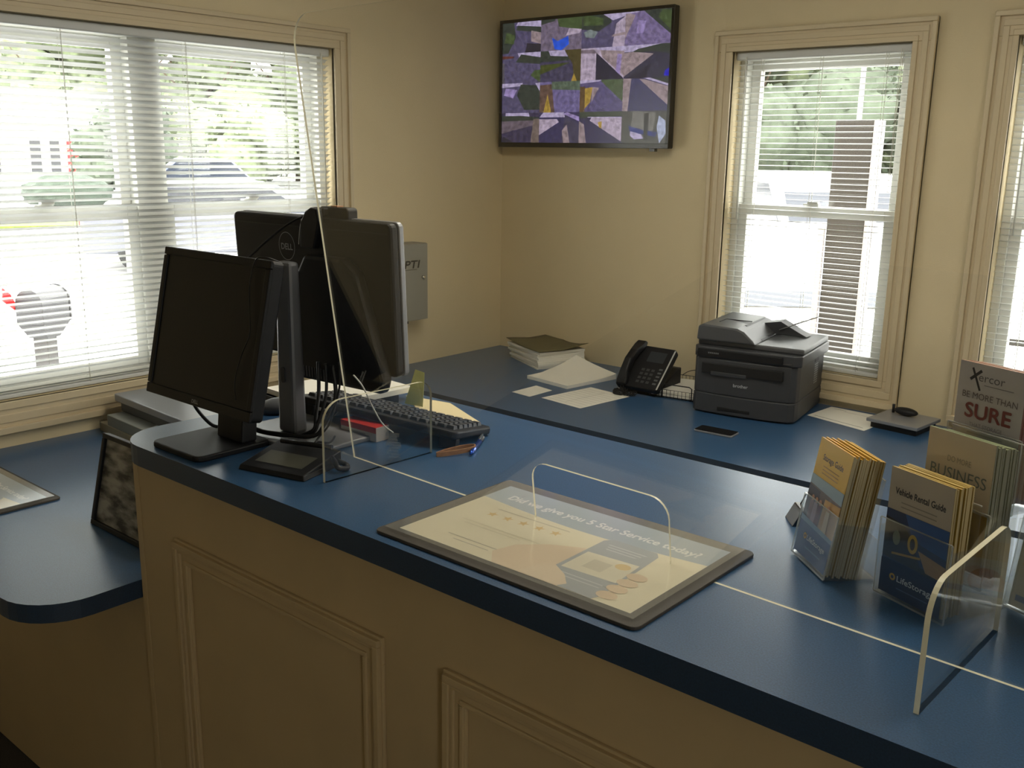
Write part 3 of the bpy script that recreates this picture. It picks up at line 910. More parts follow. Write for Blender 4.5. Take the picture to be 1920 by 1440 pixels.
# ================================================================= COUNTER MAT (two)
def make_mat(label, loc, poster=True):
    t = thing('counter_mat', label, 'counter mat', loc, 0.0, 'printed counter mats')
    w_, h_ = 0.478, 0.318
    MB().prism(rrect(0, w_, 0, h_, 0.012), 0.0, 0.005, 'z').build('mat_base', mat('mat_rubber', (64, 58, 50), 0.6, bump=0.2, bump_scale=600), t, 0.001)
    A = Art('xy', eps=0.00003, base=0.0052)  # print colours kept pale: the glossy cover's wash-out is painted into them
    x0, x1, y0, y1 = 0.026, 0.450, 0.030, 0.292
    A.rect(x0, y0, x1, y1, (250, 240, 210))
    A.poly([(x0, y1)] + [(x0+(x1-x0)*k/16, 0.225-0.017*math.sin(PI*k/16)) for k in range(17)] + [(x1, y1)], (176, 190, 204))
    A.text('Did we give you 5 Star Service today?', 0.062, 0.240, 0.027, (246, 248, 248), width=0.362, bold=0.0007)
    for k in range(5): A.star(0.093+k*0.031, 0.170+0.0012*k, 0.0105, (236, 200, 128))
    A.rect(0.085, 0.192, 0.230, 0.195, (212, 202, 176))
    for k in range(2): A.rect(0.07+0.012*k, 0.125-k*0.010, 0.225-0.03*k, 0.127-k*0.010, (232, 222, 192), k == 0)
    A.rect(0.095, 0.066, 0.205, 0.0685, (196, 188, 166))
    A.rect(0.115, 0.055, 0.185, 0.0572, (206, 198, 176), False)
    skin = (246, 222, 190)
    A.poly([(0.215, y0), (0.190, 0.060), (0.200, 0.100), (0.238, 0.136), (0.286, 0.160), (0.300, 0.120), (0.300, y0)], skin)
    A.poly([(0.289, 0.042), (0.300, y0+0.002), (0.388, y0), (0.394, 0.044), (0.383, 0.202), (0.374, 0.214), (0.298, 0.214), (0.288, 0.202)], (176, 182, 188))
    A.poly([(0.296, 0.086), (0.386, 0.090), (0.380, 0.158), (0.295, 0.152)], (246, 238, 214))
    A.rect(0.318, 0.104, 0.350, 0.136, (226, 218, 196))
    A.ell(0.364, 0.140, 0.012, 0.010, (244, 214, 150))
    for k in range(3): A.rect(0.303+0.003*k, 0.192-k*0.008, 0.369-0.004*k, 0.1945-k*0.008, (214, 218, 220), k == 0)
    for k in range(2): A.rect(0.308, 0.070-k*0.009, 0.378, 0.0725-k*0.009, (214, 218, 220), k == 0)
    A.poly([(0.262, 0.034), (0.285, y0), (0.330, y0), (0.338, 0.044), (0.318, 0.066), (0.288, 0.084), (0.270, 0.070)], (248, 226, 196))
    for k in range(4): A.ell(0.398, 0.052+k*0.024, 0.016, 0.0115, (242, 216, 182), n=14)
    A.build('poster', t, attr_mat('poster_print', 0.6))
    cv = MB().box(0.012, w_-0.012, 0.012, h_-0.012, 0.0095, 0.0101)
    cv.build('clear_cover', thin_glass('mat_cover', (0.99, 0.99, 0.98), rough=0.12, haze=0.06), t)
    return t
make_mat('framed feedback poster mat lying flat under the acrylic guard on the tall counter', (1.980, -2.555, ZF))
make_mat('poster mat with dark border lying on the low desk at the left edge', (0.093, -2.722, ZR))

# ================================================================= RIGHT: LEAFLETS
def leaflet_mesh(w_, h_, th, front, side, topc):
    mb = MB()
    # faces: bottom, top, front(-y), right, back, left
    mb.box(-w_/2, w_/2, 0, th, 0, h_, cols=[side, topc, front, side, front, side])
    return mb
def leaflets(base, n, th, pitch, w_, h_, front, side, topc, label, label_first, group, art, name='leaflet', jit=0.003, drop=0.0):
    """base: matrix placing the front bottom centre"""
    proto = None
    for k in range(n):
        if proto is None:
            ob = leaflet_mesh(w_, h_, th, front, side, topc).build(name, INK)
            art(ob)
            tag(ob, label_first, 'leaflet', group)
            proto = ob
            o = ob
        else:
            if k == 1:
                o = proto.copy()
                COL.objects.link(o)
                tag(o, label, 'leaflet', group)
                plain = o
            else:
                o = plain.copy()
                COL.objects.link(o)
        j = 0 if k == 0 else random.uniform(-jit, jit)
        zj = 0 if k == 0 else random.uniform(-jit, jit*0.3)
        o.matrix_world = base @ Matrix.Translation((j*0.6, k*pitch, zj+jit-k*drop))
    return proto

def logo(A, x, y, s, txt=(226, 232, 236)):
    A.ell(x+s*0.5, y+s*0.32, s*0.42, s*0.42, (222, 176, 60))
    A.ell(x+s*0.5, y+s*0.32, s*0.20, s*0.20, (28, 52, 96))
    A.text('LifeStorage', x+s*1.1, y, s, txt, width=s*5.2, bold=s*0.015)
def pocket(t, M, w_, h_, d_, back_h, name='pocket', th=0.002):
    """open clear pocket: front wall, floor, sides, back (local x width, y depth, z up)"""
    mb = MB(); mb.M = M
    mb.box(-w_/2, w_/2, -th, 0, 0, h_)
    mb.box(-w_/2, w_/2, d_, d_+th, 0, back_h)
    mb.box(-w_/2, -w_/2+th, 0, d_, 0, h_*0.9)
    mb.box(w_/2-th, w_/2, 0, d_, 0, h_*0.9)
    mb.box(-w_/2+th, w_/2-th, 0, d_, 0, th)
    po = mb.build(name, ACRY_T, t)
    for (x0, x1, y0, y1, z0, z1) in ((-w_/2, w_/2, -th, 0, h_, h_+0.0012), (-w_/2, w_/2, d_, d_+th, back_h, back_h+0.0012),
                                     (-w_/2, w_/2, -th, 0, -0.0012, 0.0012), (-w_/2-0.001, -w_/2, -th, 0, 0, h_), (w_/2, w_/2+0.001, -th, 0, 0, h_)):
        e = MB(); e.M = M
        e.box(x0, x1, y0, y1, z0, z1)
        e.build('polished_edge', EDGE_T, po)

# holder A: storage guide
MA = Matrix.Translation((2.531, -2.225, ZF+0.004)) @ Matrix.Rotation(R(-41.4), 4, 'Z')
t = thing('leaflet_holder', 'clear acrylic holder of the yellow storage guides on the counter', 'leaflet holder')
t.matrix_world = MA
pocket(t, Matrix.Rotation(-R(8.7), 4, 'X'), 0.104, 0.090, 0.052, 0.150)
mb = MB()
mb.box(-0.052, 0.052, 0.0, 0.075, -0.003, -0.001)
mb.box(-0.052, 0.052, 0.073, 0.075, -0.001, 0.055)
mb.build('foot_plate', ACRY_T, t)
def artA(ob):
    A = Art('xz')
    w_, h_ = 0.097, 0.172
    x0, x1 = -w_/2, w_/2
    A.rect(x0, 0.118, x1, h_, (224, 178, 36))
    A.text('Storage Guide', 0, 0.144, 0.012, (70, 60, 30), center=True, width=0.060, bold=0.0002)
    for k in range(3): A.rect(-0.024, 0.135-k*0.005, 0.024, 0.1365-k*0.005, (170, 132, 40), k == 0)
    A.rect(x0, 0.048, x1, 0.118, (104, 88, 78))
    A.poly([(x0, 0.118), (x0, 0.104), (x1, 0.100), (x1, 0.118)], (150, 170, 178))
    A.poly([(x0, 0.050), (x0+0.035, 0.05), (x0+0.035, 0.10), (x0, 0.102)], (46, 36, 40))
    A.poly([(0.0, 0.048), (x1, 0.048), (x1, 0.098), (0.004, 0.095)], (196, 150, 70))
    for k, (px, c) in enumerate(((-0.030, (130, 84, 90)), (-0.018, (180, 150, 160)), (-0.006, (120, 66, 70)), (0.020, (206, 190, 160)))):
        A.ell(px, 0.086, 0.004, 0.0045, (190, 140, 110), n=12)
        A.poly([(px-0.007, 0.05), (px+0.007, 0.05), (px+0.005, 0.082), (px-0.005, 0.082)], c)
    A.rect(x0, 0, x1, 0.050, (26, 70, 122))
    A.poly([(x0, 0.048), (x1, 0.044), (x1, 0.050), (x0, 0.056)], (120, 150, 178))
    logo(A, -0.030, 0.026, 0.0105)
    A.rect(-0.018, 0.014, 0.030, 0.016, (90, 130, 170))
    A.build('printed_cover', ob)
leaflets(MA @ Matrix.Rotation(-R(8.7), 4, 'X') @ Matrix.Translation((0, 0.002, 0.002)), 14, 0.0027, 0.0034, 0.097, 0.172, (186, 150, 50), (196, 184, 150), (224, 176, 60),
         'yellow-topped storage guide leaflet stacked behind the front one', 'front storage guide leaflet, yellow top and blue foot with lettering', 'storage guide leaflets', artA)

# tiered holder B/C/D
MBh = Matrix.Translation((2.684, -2.262, ZF+0.003)) @ Matrix.Rotation(R(-23), 4, 'Z')
t = thing('leaflet_holder', 'clear acrylic three-tier holder with vehicle, business and insurance leaflets', 'leaflet holder')
t.matrix_world = MBh
pocket(t, Matrix.Identity(4), 0.112, 0.105, 0.042, 0.15)
pocket(t, Matrix.Translation((0.0, 0.062, 0.034)), 0.112, 0.10, 0.050, 0.185)
pocket(t, Matrix.Translation((-0.022, 0.134, 0.116)), 0.112, 0.10, 0.050, 0.175)
mb = MB()
mb.box(-0.056, 0.056, 0.0, 0.19, -0.002, 0.0)
mb.box(-0.056, -0.054, 0.044, 0.19, 0.0, 0.043)
mb.box(0.054, 0.056, 0.044, 0.19, 0.0, 0.043)
mb.box(-0.056, -0.054, 0.120, 0.19, 0.043, 0.122)
mb.box(0.054, 0.056, 0.120, 0.19, 0.043, 0.122)
mb.build('side_panels', ACRY_T, t)
def artB(ob):
    A = Art('xz')
    w_, h_ = 0.098, 0.172
    x0, x1 = -w_/2, w_/2
    A.rect(x0, 0.116, x1, h_, (196, 182, 160))
    A.text('Vehicle Rental Guide', 0, 0.138, 0.0125, (52, 50, 48), center=True, width=0.078, bold=0.0003)
    for k in range(2): A.rect(-0.028, 0.128-k*0.006, 0.028, 0.1295-k*0.006, (150, 140, 124), k == 0)
    A.rect(x0, 0.045, x1, 0.116, (34, 56, 96))
    A.poly([(x0, 0.05), (x0, 0.105), (x0+0.03, 0.10), (x0+0.045, 0.085), (x0+0.06, 0.055), (x1, 0.045)], (26, 26, 26))
    A.poly([(x0+0.045, 0.085), (x1, 0.078), (x1, 0.116), (x0+0.03, 0.116)], (52, 92, 150))
    A.poly([(x0+0.055, 0.075), (x1, 0.068), (x1, 0.048), (x0+0.07, 0.05)], (170, 140, 96))
    A.ell(x0+0.046, 0.080, 0.008, 0.013, (204, 170, 60))
    A.ell(x0+0.020, 0.080, 0.006, 0.010, (130, 140, 120))
    A.ell(x0+0.046, 0.080, 0.004, 0.008, (60, 54, 40))
    A.poly([(x0+0.015, 0.056), (x0+0.060, 0.064), (x0+0.060, 0.067), (x0+0.015, 0.059)], (196, 160, 70))
    A.rect(x0, 0, x1, 0.047, (18, 34, 74))
    logo(A, -0.034, 0.022, 0.0115)
    A.rect(-0.020, 0.012, 0.030, 0.0135, (80, 100, 140))
    A.build('printed_cover', ob)
leaflets(MBh @ Matrix.Translation((0.0, 0.001, 0.002)), 9, 0.0028, 0.0042, 0.098, 0.172, (178, 146, 60), (190, 172, 128), (206, 178, 104),
         'cream and yellow vehicle guide leaflet stacked behind the front one', 'front vehicle rental guide leaflet, cream top over a dark blue picture', 'vehicle rental guide leaflets', artB)
def artC(ob):
    A = Art('xz')
    w_, h_ = 0.100, 0.172
    x0, x1 = -w_/2, w_/2
    A.rect(x0, 0.07, x1, h_, (204, 192, 168))
    A.rect(x0, 0.0, x1, 0.078, (176, 136, 36))
    A.text('DO MORE', 0, 0.134, 0.011, (150, 146, 132), center=True, width=0.036)
    A.text('BUSINESS', 0, 0.111, 0.022, (116, 126, 122), center=True, width=0.086)
    A.text('FROM STORAGE', 0, 0.098, 0.0095, (150, 146, 132), center=True, width=0.060)
    A.build('printed_cover', ob)
leaflets(MBh @ Matrix.Translation((0.0, 0.064, 0.049)), 12, 0.0028, 0.0037, 0.100, 0.172, (150, 150, 120), (134, 134, 120), (150, 160, 124),
         'grey-green business leaflet stacked behind the front one', 'front business storage leaflet, cream cover with large grey lettering', 'business storage leaflets', artC, drop=0.0010)
def artD(ob):
    A = Art('xz')
    w_, h_ = 0.100, 0.172
    x0, x1 = -w_/2, w_/2
    A.rect(x0, 0.0, x1, h_, (186, 180, 176))
    A.line(-0.030, 0.165, -0.016, 0.136, 0.0032, (40, 36, 36))
    A.line(-0.016, 0.163, -0.032, 0.149, 0.0040, (40, 36, 36))
    A.text('ercor', -0.020, 0.149, 0.016, (96, 92, 92), width=0.040)
    A.rect(-0.010, 0.144, 0.034, 0.1450, (120, 116, 116))
    A.text('BE MORE THAN', 0, 0.124, 0.0125, (104, 92, 90), center=True, width=0.084)
    A.text('SURE', 0, 0.098, 0.028, (120, 52, 44), center=True, width=0.070, bold=0.0007)
    A.text('THAT STORAGE', 0, 0.086, 0.008, (130, 124, 122), center=True, width=0.05)
    A.rect(-0.027, 0.076, 0.027, 0.0785, (150, 144, 142))
    A.build('printed_cover', ob)
leaflets(MBh @ Matrix.Translation((-0.022, 0.136, 0.128)), 12, 0.0028, 0.0037, 0.100, 0.172, (150, 100, 90), (112, 78, 74), (184, 138, 112),
         'reddish-brown insurance leaflet stacked behind the front one', 'front insurance leaflet, grey cover reading be more than sure', 'insurance leaflets', artD, drop=0.0006)

# black clip and card holder
t = thing('binder_clip', 'small black binder clip behind the yellow storage guides', 'clip', (2.447, -2.066, ZF), R(40))
mb = MB()
mb.prism([(-0.018, 0), (0.018, 0), (0.004, 0.026), (-0.004, 0.026)], -0.022, 0.022, 'y')
mb.build('jaw', BLACK_G, t, 0.001)
MB().tube([(0.002, -0.012, 0.024), (0.012, -0.014, 0.045), (0.014, 0.0, 0.052), (0.012, 0.014, 0.045), (0.002, 0.012, 0.024)], 0.0012, 6).build('wire_handle', CHROME, t)
SG = Matrix.Translation((2.882, -2.206, ZF+0.002)) @ Matrix.Rotation(R(-20), 4, 'Z')
t = thing('sign_holder', 'clear acrylic sign holder cut by the right edge of the photo', 'sign holder')
t.matrix_world = SG
pocket(t, Matrix.Rotation(-R(9), 4, 'X'), 0.226, 0.225, 0.006, 0.225)
MB().box(-0.113, 0.113, 0.0, 0.080, -0.002, 0.0).build('foot_plate', ACRY_T, t)
o = MB().box(-0.108, 0.108, 0.0005, 0.0035, 0.003, 0.218, col=(236, 228, 204)).build('display_card', INK_M)
o.matrix_world = SG @ Matrix.Rotation(-R(9), 4, 'X')
tag(o, 'cream display card standing in the clear sign holder at the right edge', 'sign')
A = Art('xz')
A.ell(-0.055, 0.030, 0.022, 0.018, (206, 140, 96))
A.rect(-0.100, 0.060, -0.02, 0.085, (222, 196, 140))
A.rect(-0.100, 0.012, 0.10, 0.020, (150, 160, 180))
A.build('printed_art', o, INK_M)

# ================================================================= KEYBOARD AND DESK BITS ON THE TALL COUNTER
def quad_box(pts, z0, z1, mb=None, col=None):
    mb = mb or MB()
    mb.prism(pts, z0, z1, 'z', col=col)
    return mb
def make_keyboard():
    t = thing('keyboard', 'black computer keyboard propped behind the acrylic guard', 'keyboard')
    t.matrix_world = KB
    L, D = 0.405, 0.145
    MB().prism(rrect(-L/2, L/2, -D/2, D/2, 0.012), 0, 0.016, 'z').build('case', BLACK, t, 0.004)
    kp = None
    km = MB()
    rows = [(0.045, 17), (0.024, 17), (0.006, 17), (-0.012, 17), (-0.030, 16), (-0.048, 14)]
    for ry, n in rows:
        pw = (L-0.03)/17
        for k in range(17):
            if n < 17 and k in (12, 13, 15)[:17-n]: continue
            x = -L/2+0.015+pw*(k+0.5)
            km.box(x-pw*0.42, x+pw*0.42, ry-0.0075, ry+0.0075, 0.015, 0.023, taper=(x-pw*0.34, x+pw*0.34, ry-0.0055, ry+0.006))
    ks = km.build('keys', CHAR, t)
    ks['kind'] = 'stuff'
    for sx in (-1, 1):
        MB().box(sx*0.18-0.02, sx*0.18+0.02, D/2-0.025, D/2-0.010, -0.022, 0.0).build('foot', BLACK, t, 0.001)
KB = Matrix.Translation((1.574, -2.144, ZF+0.0225)) @ Matrix.Rotation(R(191), 4, 'Z') @ Matrix.Rotation(R(-3.0), 4, 'Y') @ Matrix.Rotation(R(9), 4, 'X')
make_keyboard()
# letter tray with paper that carries the keyboard's far end
t = thing('letter_tray', 'low black letter tray beneath the far end of the keyboard', 'letter tray', (1.30, -2.11, ZF), R(-4))
mb = MB()
mb.box(-0.09, 0.12, -0.10, 0.13, 0.0, 0.003)
for (a, b, c, d) in ((-0.09, -0.086, -0.10, 0.13), (0.116, 0.12, -0.10, 0.13), (-0.086, 0.116, 0.126, 0.13), (-0.086, -0.03, -0.10, -0.096), (0.05, 0.116, -0.10, -0.096)):
    mb.box(a, b, c, d, 0.003, 0.020)
mb.build('tray', BLACK, t, 0.001)
o = MB(); o.M = Matrix.Translation((1.305, -2.10, ZF+0.0205)) @ Matrix.Rotation(R(-4), 4, 'Z')
o.box(-0.10, 0.12, -0.10, 0.16, 0, 0.012)
tag(o.build('paper_stack', PAPER), 'bright stack of paper on the black tray behind the silver stand', 'paper')
t = thing('computer_mouse', 'grey computer mouse standing beside the silver stand column', 'mouse', (1.305, -2.225, ZF), R(60))
mb = MB()
mb.blob((0, 0, 0.012), (0.052, 0.031, 0.022), 3)
for i, v in enumerate(mb.v):
    if v[2] < 0: mb.v[i] = (v[0], v[1], 0.0)
mb.build('shell', CHAR_L, t)
MB().box(0.028, 0.045, -0.003, 0.003, 0.026, 0.034).build('scroll_wheel', BLACK, t, 0.002)
tag(MB().tube(catmull([(1.335, -2.205, ZF+0.006), (1.37, -2.18, ZF+0.02), (1.41, -2.16, ZF+0.03), (1.43, -2.17, ZF+0.018), (1.45, -2.2, ZF+0.014)]), 0.0028, 6).build('mouse_cable', CABLE), 'black looped cable beside the grey mouse', 'cable')

t = thing('pen_carton', 'small red and white box lying between silver stand and keyboard', 'box', (1.578, -2.222, ZF), R(2))
MB().box(-0.052, 0.052, -0.018, 0.018, 0.0, 0.030, cols=[(210, 205, 200), (190, 40, 32), (200, 194, 188), (200, 194, 188), (200, 194, 188), (200, 194, 188)]).build('carton', INK, t, 0.001)
A = Art('xz', base=0.0184)
A.rect(-0.052, 0.018, 0.052, 0.030, (178, 36, 30))
for k in range(14): A.rect(-0.02+k*0.003, 0.003, -0.0185+k*0.003, 0.014, (80, 76, 76), k == 0)
A.build('printed_side', t)

o = MB(); o.M = Matrix.Translation((1.475, -1.985, ZF+0.001)) @ Matrix.Rotation(R(6), 4, 'Z') @ Matrix.Rotation(R(-14), 4, 'X')
o.add([(-0.028, 0, 0), (0.026, 0, 0), (0.016, 0, 0.078), (-0.012, 0, 0.082), (-0.028, 0.0006, 0), (0.026, 0.0006, 0), (0.016, 0.0006, 0.078), (-0.012, 0.0006, 0.082)],
      [(0, 1, 2, 3), (7, 6, 5, 4), (0, 4, 5, 1), (1, 5, 6, 2), (2, 6, 7, 3), (3, 7, 4, 0)])
tag(o.build('paper_note', PAPER_G), 'pale green-yellow paper note standing up behind the keyboard', 'note')
A = Art('xy', base=0.0)
mb = MB(); mb.prism([(1.682, -1.987), (1.520, -1.913), (1.395, -1.935), (1.53, -2.02), (1.665, -2.03)], ZF+0.0005, ZF+0.0015, 'z')
tag(mb.build('envelope', PAPER_C), 'cream envelope lying flat behind the keyboard', 'envelope')

# band and pen
t = MB()
N = 40
vv = []; fs = []
for k in range(N):
    a = 2*PI*k/N
    rx, ry = 0.043, 0.011+0.004*math.cos(a)
    for (dr, dz) in ((0, 0), (0, 0.009), (0.002, 0.009), (0.002, 0)):
        vv.append(((rx-dr)*math.cos(a), (ry-dr)*math.sin(a), dz+0.002*(1+math.cos(a))))
for k in range(N):
    l = (k+1) % N
    for q in range(4):
        r_ = (q+1) % 4
        fs.append((k*4+q, l*4+q, l*4+r_, k*4+r_))
t.M = Matrix.Translation((1.797, -2.182, ZF)) @ Matrix.Rotation(R(72), 4, 'Z')
t.add(vv, fs, smooth=False)
tag(t.build('leather_band', mat('tan_leather', (170, 122, 78), 0.45, noise_amt=0.2, noise_scale=80)), 'tan leather band loop lying on the counter beside the blue pen', 'band')
t = thing('ballpoint_pen', 'shiny blue ballpoint pen lying on the tall counter', 'pen')
t.matrix_world = Matrix.Translation((1.829, -2.176, ZF+0.005)) @ Matrix.Rotation(math.atan2(0.098, -0.057), 4, 'Z') @ Matrix.Rotation(R(90), 4, 'Y')
MB().lathe([(0.0015, 0), (0.0045, 0.012), (0.005, 0.03), (0.005, 0.085)], 14).build('barrel', mat('blue_metallic', (24, 70, 170), 0.15, metal=0.7), t)
MB().lathe([(0.005, 0.085), (0.0048, 0.112), (0.003, 0.118)], 14).build('cap', CHAR, t)
MB().box(-0.0085, -0.0055, -0.0015, 0.0015, 0.078, 0.114).build('clip', CHROME, t)

# ================================================================= LOW DESK THINGS
t = thing('picture_frame', 'black framed black-and-white photograph leaning on the low desk against the tall counter', 'picture frame', (0.951, -2.437, ZR+0.001), 0, tilt=R(13))
mb = MB()
w0, h0 = 0.160, 0.228
for (a, b, c, d) in ((-w0, w0, h0-0.012, h0), (-w0, w0, 0, 0.012), (-w0, -w0+0.012, 0.012, h0-0.012), (w0-0.012, w0, 0.012, h0-0.012)):
    mb.box(a, b, 0, 0.018, c, d)
mb.build('frame', BLACK, t, 0.002)
MB().box(-w0+0.01, w0-0.01, 0.010, 0.016, 0.01, h0-0.01).build('backing', BLACK, t)
PH = bpy.data.materials.new('grey_photograph'); PH.use_nodes = True
n = PH.node_tree.nodes; Lk = PH.node_tree.links
tc = n.new('ShaderNodeTexCoord'); mp = n.new('ShaderNodeMapping'); mp.inputs['Rotation'].default_value = (0, R(-35), 0); mp.inputs['Scale'].default_value = (14, 14, 38)
ns = n.new('ShaderNodeTexNoise'); ns.inputs['Scale'].default_value = 1.0; ns.inputs['Detail'].default_value = 5
rp = n.new('ShaderNodeValToRGB'); rp.color_ramp.elements[0].position = 0.38; rp.color_ramp.elements[1].position = 0.62
rp.color_ramp.elements[0].color = (0.03, 0.028, 0.024, 1); rp.color_ramp.elements[1].color = (0.36, 0.34, 0.29, 1)
Lk.new(tc.outputs['Object'], mp.inputs[0]); Lk.new(mp.outputs[0], ns.inputs['Vector']); Lk.new(ns.outputs['Fac'], rp.inputs['Fac']); Lk.new(rp.outputs[0], n['Principled BSDF'].inputs['Base Color'])
n['Principled BSDF'].inputs['Roughness'].default_value = 0.5
MB().box(-w0+0.012, w0-0.012, 0.008, 0.010, 0.012, h0-0.012).build('photograph', PH, t)

def stack_item(name, label, cat, pts, z0, z1, m, bevel=0.002):
    mb = MB(); mb.prism(pts, z0, z1, 'z')
    return tag(mb.build(name, m, None, bevel), label, cat)
stack_item('cardboard_folder', 'beige cardboard folder at the bottom of the pile by the left window', 'folder', [(0.03, -2.022), (0.34, -2.04), (0.34, -1.96), (0.03, -1.94)][:4], ZR+0.0005, 0.790, mat('beige_card', (150, 140, 118), 0.7))
stack_item('file_box', 'grey file box in the middle of the pile by the left window', 'box', [(0.09, -2.025), (0.40, -2.04), (0.40, -1.945), (0.09, -1.94)], 0.7905, 0.826, mat('grey_card', (128, 130, 124), 0.6))
t = thing('office_machine', 'flat light grey machine jutting out on top of the pile left of the monitors', 'office machine', (0.18, -1.955, 0.8265), R(-3))
MB().box(-0.10, 0.34, -0.02, 0.20, 0.0, 0.034).build('body', CHAR_L, t, 0.003)
MB().prism(rrect(-0.115, 0.40, -0.035, 0.23, 0.01), 0.034, 0.058, 'z').build('lid', SILVER, t, 0.003)

# ================================================================= BACK COUNTER THINGS
def page(name, label, cat, pts, z=ZR, m=None, lines=None, th=0.0006, group=None):
    mb = MB(); mb.prism(pts, z+0.0002, z+0.0002+th, 'z')
    o = mb.build(name, m or PAPER)
    tag(o, label, cat, group)
    if lines:
        A = Art('xy', base=z+0.0002+th+0.0002)
        (ax, ay), (bx, by), (cx_, cy_), (dx, dy) = pts[:4]
        def q(u, v): 
            return ((ax*(1-u)+bx*u)*(1-v)+(dx*(1-u)+cx_*u)*v, (ay*(1-u)+by*u)*(1-v)+(dy*(1-u)+cy_*u)*v)
        for (u0, v0, u1, v1, wd) in lines:
            p0, p1 = q(u0, v0), q(u1, v1)
            A.line(p0[0], p0[1], p1[0], p1[1], wd, (130, 126, 116), False)
        A.build('printed_lines', o, INK_M)
    return o
# tall pile with olive folder
PX, PY, PA = 0.395, -0.135, R(-24)
Mp = Matrix.Translation((PX, PY, ZR)) @ Matrix.Rotation(PA, 4, 'Z')
z = 0.0005
for k in range(9):
    mb = MB(); mb.M = Mp @ Matrix.Translation((random.uniform(-0.006, 0.006), random.uniform(-0.006, 0.006), 0)) @ Matrix.Rotation(random.uniform(-0.06, 0.06), 4, 'Z')
    h = 0.006+0.002*(k % 3)
    mb.box(-0.145, 0.145, -0.115, 0.115, z, z+h)
    z += h+0.0003
    if k == 0:
        tag(mb.build('paper_sheaf', PAPER), 'lowest sheaf of papers in the pile under the olive folder', 'papers', 'sheaves of paper under the folder')
    else:
        tag(mb.build('paper_sheaf', PAPER), 'sheaf of white papers in the tall pile under the olive folder', 'papers', 'sheaves of paper under the folder')
zf_ = ZR+z
mb = MB(); mb.M = Mp @ Matrix.Translation((0, 0, z)) @ Matrix.Rotation(R(2), 4, 'Z')
nx, ny = 8, 6
vv = []; 
for side in (0, 1):
    for j in range(ny+1):
        for i in range(nx+1):
            u, v_ = i/nx*2-1, j/ny*2-1
            vv.append((u*0.158, v_*0.122, 0.0008+0.014*max(0, u*v_+0.1)*0.6+0.004*u*u + side*0.0012 + (0.012*max(0, v_)*(u*u))))
n0 = (nx+1)*(ny+1)
fs = []
for j in range(ny):
    for i in range(nx):
        a = j*(nx+1)+i
        fs.append((a, a+nx+1, a+nx+2, a+1)); fs.append((n0+a, n0+a+1, n0+a+nx+2, n0+a+nx+1))
rim = [i for i in range(nx+1)] + [j*(nx+1)+nx for j in range(1, ny+1)] + [ny*(nx+1)+i for i in range(nx-1, -1, -1)] + [j*(nx+1) for j in range(ny-1, 0, -1)]
for k in range(len(rim)):
    a, b = rim[k], rim[(k+1) % len(rim)]
    fs.append((a, b, n0+b, n0+a))
mb.add(vv, fs, smooth=True)
tag(mb.build('file_folder', OLIVE), 'olive brown file folder on top of the tall paper pile in the corner', 'folder')

# notepad with a lifted corner
mb = MB(); mb.M = Matrix.Translation((0.690, -0.335, ZR)) @ Matrix.Rotation(R(-8), 4, 'Z')
nx, ny = 12, 10
vv = []
def padz(u, v_): return 0.0
for side in (0, 1):
    for j in range(ny+1):
        for i in range(nx+1):
            u, v_ = i/nx, j/ny
            lift = max(0, (1-u)*0.55+v_-0.55)
            zz = 0.0004 if side == 0 else 0.014+0.050*lift**2.0*(1 if v_ > 0.3 else 0.6)
            if side == 0: zz += max(0, 0.030*lift**2.2-0.006)
            vv.append(((u-0.5)*0.235, (v_-0.5)*0.285, zz))
n0 = (nx+1)*(ny+1)
fs = []
for j in range(ny):
    for i in range(nx):
        a = j*(nx+1)+i
        fs.append((a, a+nx+1, a+nx+2, a+1)); fs.append((n0+a, n0+a+1, n0+a+nx+2, n0+a+nx+1))
rim = [i for i in range(nx+1)] + [j*(nx+1)+nx for j in range(1, ny+1)] + [ny*(nx+1)+i for i in range(nx-1, -1, -1)] + [j*(nx+1) for j in range(ny-1, 0, -1)]
for k in range(len(rim)):
    a, b = rim[k], rim[(k+1) % len(rim)]
    fs.append((a, b, n0+b, n0+a))
mb.add(vv, fs, smooth=False)
tag(mb.build('notepad', PAPER), 'thick white notepad with one corner curling up on the back counter', 'notepad')
page('paper_card', 'small white card lying left of the curling notepad', 'card', [(0.757, -0.690), (0.757, -0.55), (0.66, -0.53), (0.659, -0.679)], lines=None)
page('printed_form', 'printed form sheet lying flat in front of the curling notepad', 'paper', [(0.800, -0.671), (1.003, -0.696), (1.034, -0.422), (0.835, -0.40)],
     lines=[(0.06, 0.1*k+0.08, 0.94, 0.1*k+0.08, 0.0012) for k in range(9)] + [(0.5, 0.1, 0.5, 0.9, 0.0012)])
page('laminated_sheet', 'white printed sheet lying right of the printer under the window', 'paper', [(1.655, -0.20), (1.887, -0.262), (1.905, -0.03), (1.67, -0.02)],
     lines=[(0.08, 0.12, 0.92, 0.12, 0.004), (0.1, 0.88, 0.3, 0.88, 0.003), (0.3, 0.8, 0.7, 0.8, 0.002), (0.7, 0.7, 0.9, 0.7, 0.004)])

